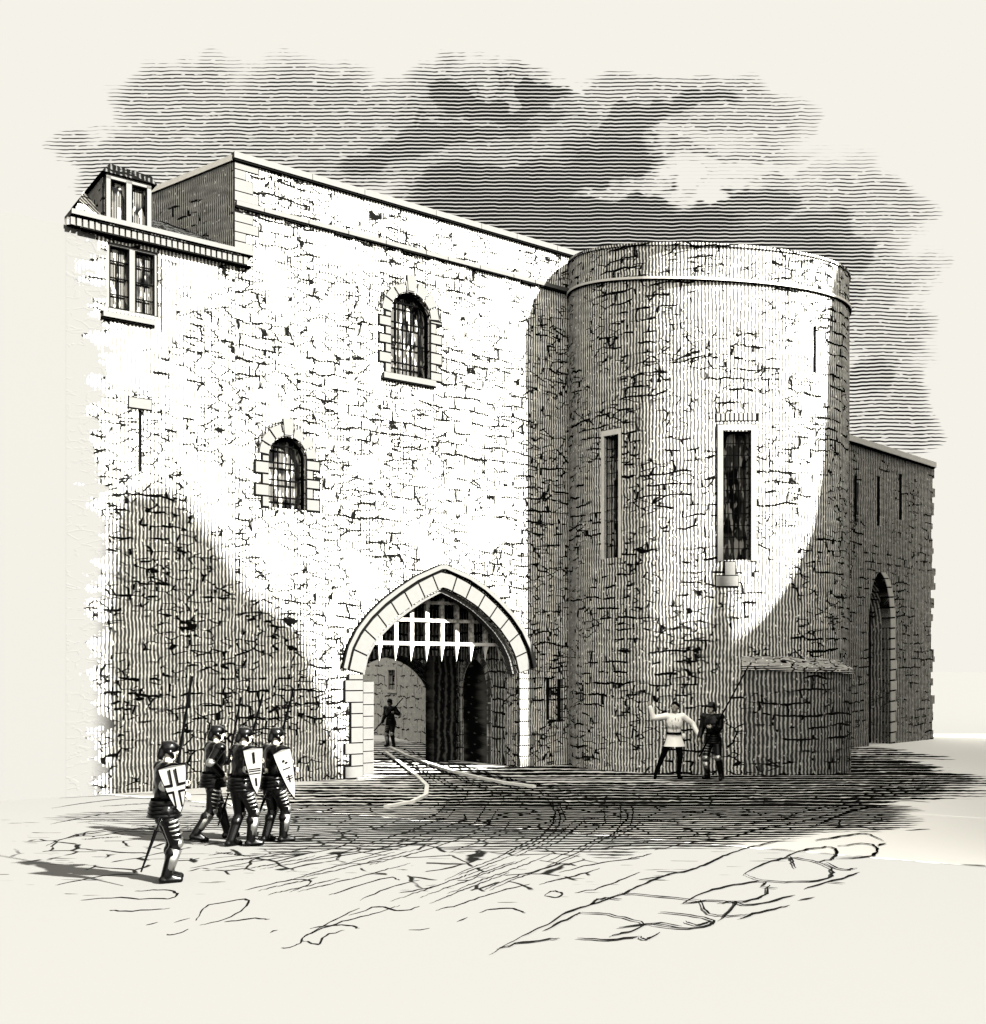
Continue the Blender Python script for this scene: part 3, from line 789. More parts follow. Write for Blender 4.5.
for i in range(len(cols)-1):
    for j in range(len(rowsz)):
        if hole(i, j):
            if not hole(i-1, j): fs.append([gvt(i, j), gvt(i, j+1), gvt(i, j+1, True), gvt(i, j, True)])
            if not hole(i+1, j): fs.append([gvt(i+1, j), gvt(i+1, j, True), gvt(i+1, j+1, True), gvt(i+1, j+1)])
            if not hole(i, j-1): fs.append([gvt(i, j), gvt(i, j, True), gvt(i+1, j, True), gvt(i+1, j)])
            if not hole(i, j+1): fs.append([gvt(i, j+1), gvt(i+1, j+1), gvt(i+1, j+1, True), gvt(i, j+1, True)])
        else: fs.append([gvt(i, j), gvt(i+1, j), gvt(i+1, j+1), gvt(i, j+1)])
mesh('wall', v, fs, M['tower'], rt, uv)
def tband(t0, t1, zf0, zf1, off0, off1, name, mat, parent, n=90, close=True):
    b = MB()
    for i in range(n):
        a, c = t0+(t1-t0)*i/n, t0+(t1-t0)*(i+1)/n
        z0a, z0c, z1a, z1c = (zf0(a) if callable(zf0) else zf0), (zf0(c) if callable(zf0) else zf0), (zf1(a) if callable(zf1) else zf1), (zf1(c) if callable(zf1) else zf1)
        oa, oc = (off1(a), off1(c)) if callable(off1) else (off1, off1)
        P = [(a, oa, z0a), (c, oc, z0c), (c, off0, z0c), (a, off0, z0a), (a, oa, z1a), (c, oc, z1c), (c, off0, z1c), (a, off0, z1a)]
        nn = b.pts([tow(t, o_)+Vector((0, 0, z)) for t, o_, z in P], [(arc(t), z) for t, o_, z in P])
        for q in ((3,2,1,0),(4,5,6,7),(0,1,5,4),(2,3,7,6)): b.f.append([nn+i_ for i_ in q])
        if i == 0: b.f.append([nn+3, nn, nn+4, nn+7])
        if i == n-1: b.f.append([nn+1, nn+2, nn+6, nn+5])
    return b.build(name, mat, parent)
tband(-pi, pi, lambda t: rim(t)-.0, lambda t: rim(t)+.06, -.5, .035, 'coping', M['tower'], rt, 120)
tband(-pi, pi, lambda t: rim(t)-.86, lambda t: rim(t)-.80, -.1, .06, 'string_course', M['dress_shade'], rt, 120)
tband(-pi, pi, lambda t: rim(t)-.885, lambda t: rim(t)-.862, -.1, .045, 'string_joint', M['mortar'], rt, 120)
tband(-pi, pi, 11.6, 11.8, -RT_+.05 if False else -2.7, -.02, 'roof', M['mortar'], rt, 60)
def tower_window(q, nb, nh, label, fw=.12, name='window', frame=M['dress_tower'], hood=True):
    t0, t1, z0, z1 = q; dt = fw/((arc(t1)-arc(t0))/(t1-t0))
    b = MB(); f = None
    parts = [(t0-dt, t0, z0-.02, z1+.02), (t1, t1+dt, z0-.02, z1+.02), (t0-dt, t1+dt, z1+.02, z1+.16)]
    for (a, c, za, zb_) in parts:
        P = [(a, .03, za), (c, .03, za), (c, -.2, za), (a, -.2, za), (a, .03, zb_), (c, .03, zb_), (c, -.2, zb_), (a, -.2, zb_)]
        b.hexa([tow(t, o_)+Vector((0, 0, z)) for t, o_, z in P])
    f = b.build(name, frame, rt); f['label'] = label
    g = dt*.16
    b = MB()
    for (a, c, za, zb_) in [(t0-dt-g, t0-dt, z0-.1, z1+.18), (t1+dt, t1+dt+g, z0-.1, z1+.18), (t0-dt-g, t1+dt+g, z1+.16, z1+.185)]:
        P = [(a, .012, za), (c, .012, za), (c, -.1, za), (a, -.1, za), (a, .012, zb_), (c, .012, zb_), (c, -.1, zb_), (a, -.1, zb_)]
        b.hexa([tow(t, o_)+Vector((0, 0, z)) for t, o_, z in P])
    b.build('frame_joint', M['mortar'], f)
    n = 4; P = []; UV = []
    for i in range(n+1):
        t = t0-.01+(t1-t0+.02)*i/n
        P += [tow(t, -.36)+Vector((0, 0, z0)), tow(t, -.36)+Vector((0, 0, z1))]; UV += [(arc(t), z0), (arc(t), z1)]
    mesh('pane', P, [[2*i, 2*i+2, 2*i+3, 2*i+1] for i in range(n)], M['glass'], f, UV)
    b = MB()
    for i in range(nb+2):
        t = t0+(t1-t0)*i/(nb+1); e = .013 if 0 < i < nb+1 else .022; b.tube(tow(t, -.10)+Vector((0, 0, z0)), tow(t, -.10)+Vector((0, 0, z1)), e, seg=6)
    for i in range(nh+2):
        z = z0+(z1-z0)*i/(nh+1); b.tube(tow(t0, -.10)+Vector((0, 0, z)), tow(t1, -.10)+Vector((0, 0, z)), .012, seg=6)
    b.build('iron_grille', M['iron'], f)
    return f
tower_window(TW1, 2, 9, 'narrow shaded window slit on the left of the tower', .07, frame=M['dress_shade'])
f2 = tower_window(TW2, 4, 10, 'tall barred window on the sunlit front of the tower', .13)
b = MB()
for i in range(9):                                   # row of relieving stones above the head
    a = TW2[0]-.04+(TW2[1]-TW2[0]+.08)*i/9; c = a+(TW2[1]-TW2[0]+.08)/9*.68; za = TW2[3]+.26
    P = [(a, .02, za), (c, .02, za), (c, -.1, za), (a, -.1, za), (a, .02, za+.18), (c, .02, za+.18), (c, -.1, za+.18), (a, -.1, za+.18)]
    b.hexa([tow(t, o_)+Vector((0, 0, z)) for t, o_, z in P])
b.build('relieving_stones', M['dress_tower'], f2)
tband(TW2[0]-.05, TW2[1]+.05, TW2[3]+.24, TW2[3]+.45, -.05, .008, 'relieving_bed', M['mortar'], f2, 8)
b = MB(); t0, t1, z0, z1 = TW3
P = [(t0-.01, -.06, z0), (t1+.01, -.06, z0), (t1+.01, -.3, z0), (t0-.01, -.3, z0), (t0-.01, -.06, z1), (t1+.01, -.06, z1), (t1+.01, -.3, z1), (t0-.01, -.3, z1)]
b.hexa([tow(t, o_)+Vector((0, 0, z)) for t, o_, z in P]); b.build('arrow_slit', M['dark'], rt)
def tblock(px0, px1, py0, py1, mat, off, par, name):
    a, c = th_at(px0), th_at(px1); pm = (px0+px1)/2; za, zc = tz(pm, py1), tz(pm, py0)
    return tband(a, c, za, zc, -.05, off, name, mat, par, 4)
tblock(725, 735, 562, 575, M['dress_tower'], .03, f2, 'sill_stone'); tblock(724, 736, 561, 577, M['mortar'], .012, f2, 'sill_bed')
tblock(716, 738, 576, 586, M['dress_tower'], .035, f2, 'sill_stone'); tblock(715, 739, 575, 587.5, M['mortar'], .015, f2, 'sill_bed')

# ---------- curved low wall hugging the tower foot
lw = empty('low_wall', tow(.6, .5), 'curved low stone wall with weathered slab top at the foot of the round tower', 'wall')
tA, tB = th_at(744), th_at(838)
top = lambda t: 2.72-.10*(t-tA)/(tB-tA)
bulge = lambda t: .34*sqrt(max(0, min(1, (t-tA+.03)/(tB-tA)*2.2)))
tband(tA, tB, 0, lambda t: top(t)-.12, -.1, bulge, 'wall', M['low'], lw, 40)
M['slab'] = stone('weathered_slab', pitch=.05, jden=-1, vden=1.4, seed=51., vhatch=True, ridge=(.8,.78,.72), groove=(.02,.02,.02))
tband(tA-.02, tB+.02, lambda t: top(t)-.12, lambda t: top(t), -.05, lambda t: bulge(t)+.06, 'slab', M['slab'], lw, 40)
b = MB(); n = 40                                     # sloped weathering up to the tower face
for i in range(n):
    a, c = tA-.02+(tB-tA+.04)*i/n, tA-.02+(tB-tA+.04)*(i+1)/n
    P = [tow(a, bulge(a)+.04)+Vector((0,0,top(a)+.002)), tow(c, bulge(c)+.04)+Vector((0,0,top(c)+.002)), tow(c, -.02)+Vector((0,0,top(c)+.26)), tow(a, -.02)+Vector((0,0,top(a)+.26))]
    k_ = b.pts(P, [(arc(a), 0), (arc(c), 0), (arc(c), .5), (arc(a), .5)]); b.f.append([k_, k_+1, k_+2, k_+3])
    if i in (0, n-1):
        q = a if i == 0 else c
        k_ = b.pts([tow(q, bulge(q)+.04)+Vector((0,0,top(q)-.02)), tow(q, -.02)+Vector((0,0,top(q)+.26)), tow(q, -.02)+Vector((0,0,top(q)-.02))]); b.f.append([k_, k_+1, k_+2])
b.build('weathering', M['slab'], lw)

# ================================================================= CURTAIN WALL on the right
c0 = G(850, 748); c1 = G(925, 740); cd = (c1-c0).normalized(); cn = Vector((cd.y, -cd.x, 0))
def CW(u, w_, z): return c0+cd*u-cn*w_+Vector((0, 0, z))
def cu(px):
    r = (px-CX)/F; return (r*c0.y-c0.x)/(cd.x-r*cd.y)
def cz(px, py): return EYE+(HY-py)/F*(c0+cd*cu(px)).y
cw = empty('curtain_wall', CW(3, 0, 0), 'shaded stone wall with three slits and an arched doorway right of the tower', 'wall')
ZC = cz(852, 440)-.1
e_r = cu(934)
rag = []; z = ZC
while z > 0:
    rag.append((e_r+random.uniform(-.30, .15), z)); z -= random.uniform(.2, .4); 
    if z > 0: rag.append((rag[-1][0], z))
dl, drr = cu(869), cu(890)
zt_ = cz(880, 572); zsp_ = cz(880, 625)
dcv = arch_curve((dl+drr)/2, (drr-dl)/2, zsp_, zt_, n=8, k=.6)
outer = [(-4, 0), (dl, 0)]+dcv[::-1]+[(drr, 0)]+[(rag[-1][0], 0)]+rag[::-1]+[(-4, ZC)]
slots = []
for px, y0, y1 in ((856, 475, 522), (879, 476, 526), (901, 474, 520)):
    slots.append([(cu(px-2), cz(px, y1)), (cu(px+2), cz(px, y1)), (cu(px+2), cz(px, y0)), (cu(px-2), cz(px, y0))])
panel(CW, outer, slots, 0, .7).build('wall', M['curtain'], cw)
b = MB(); b.box(CW, -4, e_r-.1, -.14, .8, ZC+.004, ZC+.20); b.build('coping', M['dress_shade'], cw)
b = MB(); b.box(CW, -4, e_r-.12, -.10, .6, ZC-.03, ZC+.003); b.build('coping_joint', M['mortar'], cw)
for s_ in slots:
    b = MB(); b.box(CW, s_[0][0]-.02, s_[1][0]+.02, .05, .36, s_[0][1], s_[2][1]); b.build('arrow_slit', M['dark'], cw)
b = MB(); b.box(CW, dl-.2, drr+.2, .71, .8, 0, zt_+.2); b.build('door', M['dark'], cw)
half = dcv[:9][::-1]                                 # right half of the arch, apex to spring
pts = [(half[0][0], half[0][1])]+half[1:]+[(drr, zsp_-1.0), (drr, 0.02)]
rs = resample(pts, 17); b = MB(); bd = MB()
for i in range(17):
    a, c = rs[i], rs[i+1]; l = sqrt((a[0]-c[0])**2+(a[1]-c[1])**2); g_ = .03/l
    a2 = (a[0]+(c[0]-a[0])*g_, a[1]+(c[1]-a[1])*g_); c2 = (c[0]-(c[0]-a[0])*g_, c[1]-(c[1]-a[1])*g_)
    wd_ = .34+.10*(i % 2)*(i > 8)
    b.prism(CW, [a2, c2, (c2[0]+wd_, c2[1]+.02), (a2[0]+wd_, a2[1]+.02)], -.05, .3)
    bd.prism(CW, [a, c, (c[0]+wd_, c[1]), (a[0]+wd_, a[1])], -.02, .3)
b.build('door_jamb', M['dress_shade'], cw); bd.build('jamb_bed', M['mortar'], cw)

# ================================================================= COURTYARD seen through the gate
ch = empty('courtyard_house', W(-1, 17, 0), 'grey stone building with a window across the yard seen through the gateway', 'house')
y0 = G(373, 733); y1 = G(432, 745.5); yd = (y1-y0).normalized(); yn = Vector((yd.y, -yd.x, 0))
if yn.y > 0: yn = -yn
def CY(u, w_, z): return y0+yd*u-yn*w_+Vector((0, 0, z))
def yu(px): r = (px-CX)/F; return (r*y0.y-y0.x)/(yd.x-r*yd.y)
def yz(px, py): return EYE+(HY-py)/F*(y0+yd*yu(px)).y
M['yard'] = stone('yard_stone', pitch=.11, jden=.7, vden=.2, seed=61., ridge=(.95,.93,.86), groove=(.38,.37,.34), row=.4, bw=.9)
ya, yb_ = yu(389), yu(396); yza, yzb = yz(396, 690), yz(396, 670); ye = (y1-y0).length+2.0
panel(CY, [(-9, 0), (ye, 0), (ye, 7.5), (-9, 7.5)], [[(ya, yza), (yb_, yza), (yb_, yzb), (ya, yzb)]], 0, .5).build('wall', M['yard'], ch)
b = MB(); b.box(CY, ya-.05, yb_+.05, .3, .35, yza-.1, yzb+.1); wn = b.build('window', M['dark'], ch)
b = MB(); b.box(CY, ya-.16, yb_+.16, -.05, .05, yza-.12, yza); b.box(CY, ya-.16, yb_+.16, -.05, .05, yzb, yzb+.12); b.box(CY, ya-.16, ya, -.049, .05, yza, yzb); b.box(CY, yb_, yb_+.16, -.049, .05, yza, yzb); b.build('window_frame', M['dress_shade'], wn)
b = MB(); b.box(CY, -9, ye, -.15, .5, 7.503, 7.8); b.build('cornice', M['dress'], ch)

# ================================================================= UNSEEN HOUSES BEHIND THE VIEWER (roofline shaped to shade the walls and ground)
def prof(P): return (P.dot(EH), P.z+(Q0-P.dot(SH))*TE)
def TF(u, w_, z): return SH*(Q0+w_)+EH*u+Vector((0, 0, z))
def wp(px, py): u, z = uz(px, py); return W(u, 0, z)
def tp(px, py): t = th_at(px); return tow(t)+Vector((0, 0, tz(px, py)))
L_pts = [(104,640),(112,520),(126,492),(170,486),(192,505),(215,535),(250,590),(300,625),(318,680),(345,775)]
p1 = [prof(wp(*p)) for p in L_pts]
M['shade_house'] = stone('shade_house_stone', jden=.8, vden=.2, seed=71., uv=False, ridge=(.5,.48,.44), groove=(.3,.29,.27))
def shade_house(name, prf, label, depth=6.):
    h = empty(name, TF((prf[0][0]+prf[-1][0])/2, depth/2, 0), label, 'house')
    poly = [(prf[0][0], 0), (prf[-1][0], 0)]+prf[::-1]
    b = MB(); b.prism(TF, poly, 0, depth); b.build('wall', M['shade_house'], h)
    b = MB(); n = int((prf[-1][0]-prf[0][0])/1.6)
    for i in range(n):
        for zz in (1.2, 4.2, 7.2, 10.2):
            if zz+1.5 < min(p[1] for p in prf)-.3: b = MB(); b.box(TF, prf[0][0]+.6+i*1.6, prf[0][0]+1.4+i*1.6, -.02, .1, zz, zz+1.4); b.build('window', M['dark'], h)
    return h
shade_house('gabled_shade_house', p1, 'unseen gabled stone house behind the viewer, shaped to shade the left wall')
cgap = p1[-1][0]
T_pts = [(588,600),(640,600),(668,622),(700,640),(738,640),(765,615),(790,580),(812,530),(822,470),(826,400),(828,330),(832,285),(838,262)]
p2 = [prof(tp(*p)) for p in T_pts]
p2.sort()
p2[0] = (p2[0][0], p2[0][1])
p3 = [(p2[-1][0]+.1, p2[-1][1]+.5), (p2[-1][0]+3, p2[-1][1]+4.), (46, p2[-1][1]+9)]
gp = [prof(W(u, 0, 0.)) for u in (0.2, 1.5, 3., 4.5, 6.)]
gp = sorted(p for p in gp if cgap+.1 < p[0] < p2[0][0]-.1)
shade_house('low_shade_house', [(cgap+.02, gp[0][1]-.1)]+gp+[(p2[0][0]-.02, gp[-1][1])], 'unseen low stone house added between the taller ones to shade the ground')
shade_house('long_shade_house', p2+p3, 'unseen long stone building right of the viewer, shaped to shade the tower')

# ================================================================= PEOPLE
ICO = {}
def _ico(sub=2):
    if sub not in ICO:
        bm = bmesh.new(); bmesh.ops.create_icosphere(bm, subdivisions=sub, radius=1)
        ICO[sub] = ([v.co.copy() for v in bm.verts], [[v.index for v in f.verts] for f in bm.faces]); bm.free()
    return ICO[sub]
class Blob:
    """union of capsules and ellipsoids, voxel-remeshed to one continuous skin"""
    def __init__(s): s.v = []; s.f = []
    def ell(s, c, r, rot=None):
        vs, fs_ = _ico(2); n = len(s.v); c = Vector(c); r = (r, r, r) if isinstance(r, (int, float)) else r
        for p in vs:
            q = Vector((p.x*r[0], p.y*r[1], p.z*r[2]))
            if rot is not None: q = rot@q
            s.v.append(c+q)
        s.f += [[n+i for i in f] for f in fs_]
    def cap(s, a, b, ra, rb, seg=10):
        a, b = Vector(a), Vector(b); s.ell(a, ra*.99); s.ell(b, rb*.99)
        q = (b-a).normalized().to_track_quat('Z', 'Y'); n = len(s.v)
        for P, r in ((a, ra), (b, rb)):
            for i in range(seg): t = 2*pi*i/seg; s.v.append(P+q@Vector((r*cos(t), r*sin(t), 0)))
        for i in range(seg): j = (i+1) % seg; s.f.append([n+i, n+j, n+seg+j, n+seg+i])
        s.f.append([n+i for i in reversed(range(seg))]); s.f.append([n+seg+i for i in range(seg)])
    def build(s, name, mat, parent, voxel=.012):
        me = bpy.data.meshes.new(name); me.from_pydata([tuple(p) for p in s.v], [], s.f)
        o = bpy.data.objects.new(name, me); C.objects.link(o)
        md = o.modifiers.new('r', 'REMESH'); md.mode = 'VOXEL'; md.voxel_size = voxel; md.use_smooth_shade = True
        sm = o.modifiers.new('s', 'SMOOTH'); sm.factor = .5; sm.iterations = 2
        dg = bpy.context.evaluated_depsgraph_get(); dg.update()
        me2 = bpy.data.meshes.new_from_object(o.evaluated_get(dg)); me2.name = name
        o.modifiers.clear(); o.data = me2; me2.materials.clear(); me2.materials.append(mat)
        o.parent = parent
        return o
V = Vector
def limb(a, c, l1, l2, bend):                        # two-bone joint position, bend = direction hint
    a, c, h = V(a), V(c), V(bend); d = (c-a); L = min(d.length, (l1+l2)*.999); dn = d.normalized(); c2 = a+dn*L
    x = (l1*l1-l2*l2+L*L)/(2*L); y = sqrt(max(0, l1*l1-x*x)); hh = (h-dn*h.dot(dn)).normalized()
    return a+dn*x+hh*y, c2
def make_person(loc, rz, label, scale=1., lf=(-.1,.22), rf=(.1,-.25), lh=(-.25,.2,1.0), rh=(.25,.25,1.05), lean=0.05, outfit='armour', head_turn=0., voxel=.011, group=None, lhb=None, rhb=None, detail=True):
    """faces local +Y; lf, rf = foot x,y; lh, rh = hand positions"""
    P = empty('person', loc, label, 'person', group, rz); P.scale = (scale,)*3
    pel = V((0, 0, .93)); ch_ = V((0, lean, 1.28)); nk = V((0, lean*1.2, 1.47)); hd = V((0, lean*1.2+.03, 1.615))
    J = {}
    for s, f, h, hb in ((-1, lf, lh, lhb), (1, rf, rh, rhb)):
        hip = V((s*.095, 0, .90)); lift = .05 if f[1] < -.15 else 0.
        ank = V((f[0], f[1], .085+lift)); kn, ank = limb(hip, ank, .43, .42, (s*.12, 1, 0))
        toe = V((f[0]+s*.03, f[1]+.16, .035)); heel = V((ank.x, ank.y-.045, .045+lift))
        sh_ = V((s*.185, lean, 1.41)); el, wr = limb(sh_, h, .29, .26, hb or (s*.5, -1, -.6))
        J[s] = dict(hip=hip, kn=kn, ank=ank, toe=toe, heel=heel, sh=sh_, el=el, wr=wr)
    def body(g=0., legs=True, arms=True, torso=True, foot=True):
        B = Blob()
        if torso:
            B.ell(pel, (.155+g, .115+g, .13+g)); B.ell(pel+V((0, lean*.4, .16)), (.135+g, .10+g, .14+g)); B.ell(ch_, (.175+g, .125+g, .19+g)); B.ell(ch_+V((0, -.01, .08)), (.17+g, .11+g, .12+g))
        for s in (-1, 1):
            q = J[s]
            if legs: B.cap(q['hip'], q['kn'], .085+g, .055+g); B.ell(q['hip'].lerp(q['kn'], .3), .088+g); B.cap(q['kn'], q['ank'], .052+g, .036+g); B.ell(q['kn'].lerp(q['ank'], .3)+V((0, -.015, 0)), .056+g)
            if foot: B.cap(q['heel'], q['toe'], .036+g*.6, .030+g*.6); B.cap(q['ank'], q['toe'], .036+g*.6, .026+g*.6)
            if arms: B.cap(q['sh'], q['el'], .056+g, .042+g); B.cap(q['el'], q['wr'], .041+g, .028+g); B.cap(ch_+V((s*.08, 0, .1)), q['sh'], .07+g, .062+g)
        return B
    B = body()
    R = Matrix.Rotation(head_turn, 3, 'Z')
    B.cap(nk-V((0, 0, .05)), hd-V((0, .02, .05)), .056, .052)
    B.ell(hd+V((0, 0, .02)), (.077, .095, .105)); B.ell(hd+R@V((0, .03, -.06)), (.052, .06, .055))
    B.cap(hd+R@V((0, .088, .02)), hd+R@V((0, .112, -.02)), .010, .016)
    for s in (-1, 1): B.ell(hd+R@V((s*.077, -.005, -.005)), (.013, .02, .03))
    # hands: palm, four curled fingers of different length, thumb from the side
    for s in (-1, 1):
        q = J[s]; d = (q['wr']-q['el']).normalized(); side = d.cross(V((0, 0, 1))); side = side.normalized() if side.length > .1 else V((1, 0, 0)); up = side.cross(d).normalized()
        pm = q['wr']+d*.05; B.cap(q['wr'], q['wr']+d*.075, .027, .034)
        for i, ln in enumerate((.034, .040, .037, .028)):
            r0 = pm+d*.035+up*(.030-.020*i); k1 = r0+d*ln; k2 = k1+(d*.3-side*s*1.0).normalized()*ln*.8
            B.cap(r0, k1, .0095, .009, 6); B.cap(k1, k2, .009, .008, 6)
        t0 = q['wr']+d*.02+up*.025; t1 = t0+(d*.5+up*.75-side*s*.3).normalized()*.045; B.cap(t0, t1, .012, .010, 6); B.cap(t1, t1+(d*.8-side*s*.6).normalized()*.03, .010, .008, 6)
        q['grip'] = pm+d*.02-side*s*.02
    B.build('body', M['skin'], P, voxel=max(.008, voxel*.8))
    for s in (-1, 1): e = MB(); e.tube(hd+R@V((s*.03, .090, .018)), hd+R@V((s*.03, .099, .018)), .010, .006, 6); e.build('eye', M['hair'], P, world=False)
    e = MB(); e.tube(hd+R@V((-.02, .087, -.052)), hd+R@V((.02, .087, -.052)), .005, .005, 5); e.build('mouth', M['hair'], P, world=False)
    if outfit == 'armour':
        A = body(.030, foot=True); A.build('plate_armour', M['armour'], P, voxel)
        for s in (-1, 1):
            q = J[s]; K = Blob(); K.ell(q['sh']+V((s*.015, 0, .01)), (.100, .10, .085)); K.build('shoulder_plate', M['armour'], P, voxel)
            K = Blob(); K.ell(q['el'], .078); K.build('elbow_plate', M['steel'], P, voxel)
            K = Blob(); K.ell(q['kn']+V((0, .02, 0)), (.088, .08, .085)); K.build('knee_plate', M['steel'], P, voxel)
        # bright plates down the thigh and shin of one leg, laid as hoops
        h = MB(); q = J[1]
        for i in range(5): a = q['hip'].lerp(q['kn'], .28+.14*i)+V((.012, .02, 0)); h.tube(a, a.lerp(q['kn'], .09), .114-.006*i, .107-.006*i, 12)
        h.tube(q['kn'].lerp(q['ank'], .18)+V((.01, .012, 0)), q['kn'].lerp(q['ank'], .8)+V((.006, .01, 0)), .084, .066, 12)
        h.build('leg_plates', M['steel'], P, world=False, smooth=True)
        # faulds: overlapping hoops round hips
        h = MB()
        for i in range(4): z = 1.02-.05*i; h.tube(V((0, lean*.3, z)), V((0, lean*.3, z-.055)), .168+.008*i, .190+.009*i, 20)
        h.build('skirt_plates', M['armour'], P, world=False, smooth=True)
        h = MB(); h.tube(V((0, lean*.4, 1.045)), V((0, lean*.4, 1.015)), .166, .166, 20); h.build('belt', M['hair'], P, world=False)
        # helmet: skull with low comb, brim, tail over the neck and raised visor
        hm = Blob(); hm.ell(hd+V((0, -.008, .055)), (.102, .122, .095)); hm.cap(hd+R@V((0, -.10, .02)), hd+R@V((0, -.125, -.05)), .05, .045); hm.cap(hd+R@V((0, .06, .06)), hd+R@V((0, .165, .035)), .05, .014)
        hm.cap(hd+R@V((0, -.09, .12)), hd+R@V((0, .08, .13)), .022, .020); hm.cap(hd+R@V((-.07, -.03, 0)), hd+R@V((-.055, .02, -.06)), .035, .025); hm.cap(hd+R@V((.07, -.03, 0)), hd+R@V((.055, .02, -.06)), .035, .025)
        hm.build('helmet', M['armour'], P, voxel)
    elif outfit == 'tunic':
        A = body(.010, arms=False, torso=False); A.build('hose', M['cloth'], P, voxel)
        A = body(.022, legs=False, foot=False); A.v = A.v; A.build('shirt', M['tunic'], P, voxel)
        h = MB(); n = 22
        for (z0_, z1_, r0, r1) in ((1.02, .90, .150, .185), (.90, .73, .185, .235)):
            k0 = len(h.v)
            for z_, r_ in ((z0_, r0), (z1_, r1)):
                for i in range(n): t = 2*pi*i/n; rr = r_*(1+.06*sin(5*t)*(1.04-z_)/.3); h.pts([V((rr*cos(t), rr*.82*sin(t)+lean*.3, z_))])
            for i in range(n): j = (i+1) % n; h.f.append([k0+i, k0+j, k0+n+j, k0+n+i])
        h.build('tunic_skirt', M['tunic'], P, world=False, smooth=True)
        h = MB(); h.tube(V((0, lean*.4, 1.05)), V((0, lean*.4, 1.00)), .168, .168, 20); h.build('belt', M['hair'], P, world=False)
        for i, (x_, zt__, zb__) in enumerate(((-.07, 1.34, 1.14), (.0, 1.38, 1.10), (.075, 1.32, 1.12), (-.03, 1.2, 1.06), (.05, 1.22, 1.07))):  # dark strips drawn in for the creases of the shirt
            h = MB(); yy = sqrt(max(0, 1-(x_/.2)**2))*.135; h.tube(V((x_, yy+lean, zt__)), V((x_*.75, yy+lean*.7+.004, zb__)), .007, .004, 5); h.build('fold_line', M['hair'], P, world=False)
        hp = Blob(); hp.ell(J[-1]['hip']+V((-.12, .0, .06)), (.06, .05, .07)); hp.build('pouch', M['tunic'], P, voxel)
        hm = Blob(); hm.ell(hd+R@V((0, -.02, .05)), (.092, .105, .088)); hm.cap(hd+R@V((-.08, -.02, .03)), hd+R@V((-.07, -.03, -.04)), .028, .02); hm.cap(hd+R@V((.08, -.02, .03)), hd+R@V((.07, -.03, -.04)), .028, .02)
        hm.cap(hd+R@V((0, .03, .10)), hd+R@V((0, .09, .085)), .035, .018)
        hm.build('cap', M['hair'], P, voxel)
    MW = Matrix.Translation(V(loc))@Matrix.Rotation(rz, 4, 'Z')@Matrix.Scale(scale, 4)
    return P, {s: {k_: MW@p for k_, p in J[s].items()} for s in J}, MW
def pole_through(a, b, r, label, name='spear', head=True, cat='spear', group=None):
    a, b = V(a), V(b); o = empty(name, a, label, cat, group)
    m = MB(); m.tube(a, b, r, r*.85, 8); m.build('shaft', M['ash'], o)
    if head:
        d = (b-a).normalized(); m = MB(); m.tube(b, b+d*.09, r*2.1, r*2.6, 6); m.tube(b+d*.09, b+d*.34, r*2.6, .001, 6); m.build('blade', M['steel'], o)
    return o
def shield(c, yaw, h, wd, label, marks, lean=0., roll=0.):
    """kite shield with blunt top and pointed foot; faces -Y before yaw"""
    o = empty('shield', c, label, 'shield', 'white shields carried by the marching soldiers')
    R = Matrix.Rotation(yaw, 3, 'Z')@Matrix.Rotation(roll, 3, 'Y')@Matrix.Rotation(lean, 3, 'X')
    def outl(k=1.):
        p = [(-wd/2*k, h*.46*k), (0, h*.5*k), (wd/2*k, h*.46*k)]
        for i in range(1, 9):
            t = i/9; p.append((wd/2*k*(cos(t*pi/2))**.6, h*k*(.46-.36*t-.60*t*t*1.0)))
        p.append((0, -h*.5*k))
        return p+[(-x, z) for x, z in reversed(p[3:-1])]
    def fr(u, w_, z): return V(c)+R@V((u, w_+1.6*u*u/1.0*.6, z))
    b = MB(); b.prism(fr, outl(), 0, .025); rim_ = b.build('rim', M['iron'], o)
    b = MB(); b.prism(fr, outl(.93), -.008, .012); b.build('face', M['shield'], o)
    b = MB()
    for (x0, x1, z0, z1) in marks: b.box(fr, x0*wd, x1*wd, -.013, -.002, z0*h, z1*h)
    b.build('painted_marks', M['iron'], o)
    b = MB(); b.box(fr, -.12, .12, .03, .05, -.02, .02); b.build('arm_strap', M['cloth'], o)
    return o
def sword(a, b, label):
    a, b = V(a), V(b); o = empty('sword', a, label, 'sword'); d = (b-a).normalized(); s = d.cross(V((0, 1, 0))).normalized()
    m = MB(); m.tube(a+d*.14, b, .022, .010, 8); m.build('scabbard', M['iron'], o)
    m = MB(); m.tube(a, a+d*.12, .012, .014, 8); m.tube(a-d*.03, a, .02, .02, 8); m.build('hilt', M['armour'], o)
    m = MB(); m.tube(a+d*.13-s*.09, a+d*.13+s*.09, .010, .010, 6); m.build('crossguard', M['armour'], o)
    return o
GR = 'armoured soldiers marching towards the gate'
def at(px, py, Y): return V(((px-CX)/F*Y, Y, EYE+(HY-py)/F*Y))
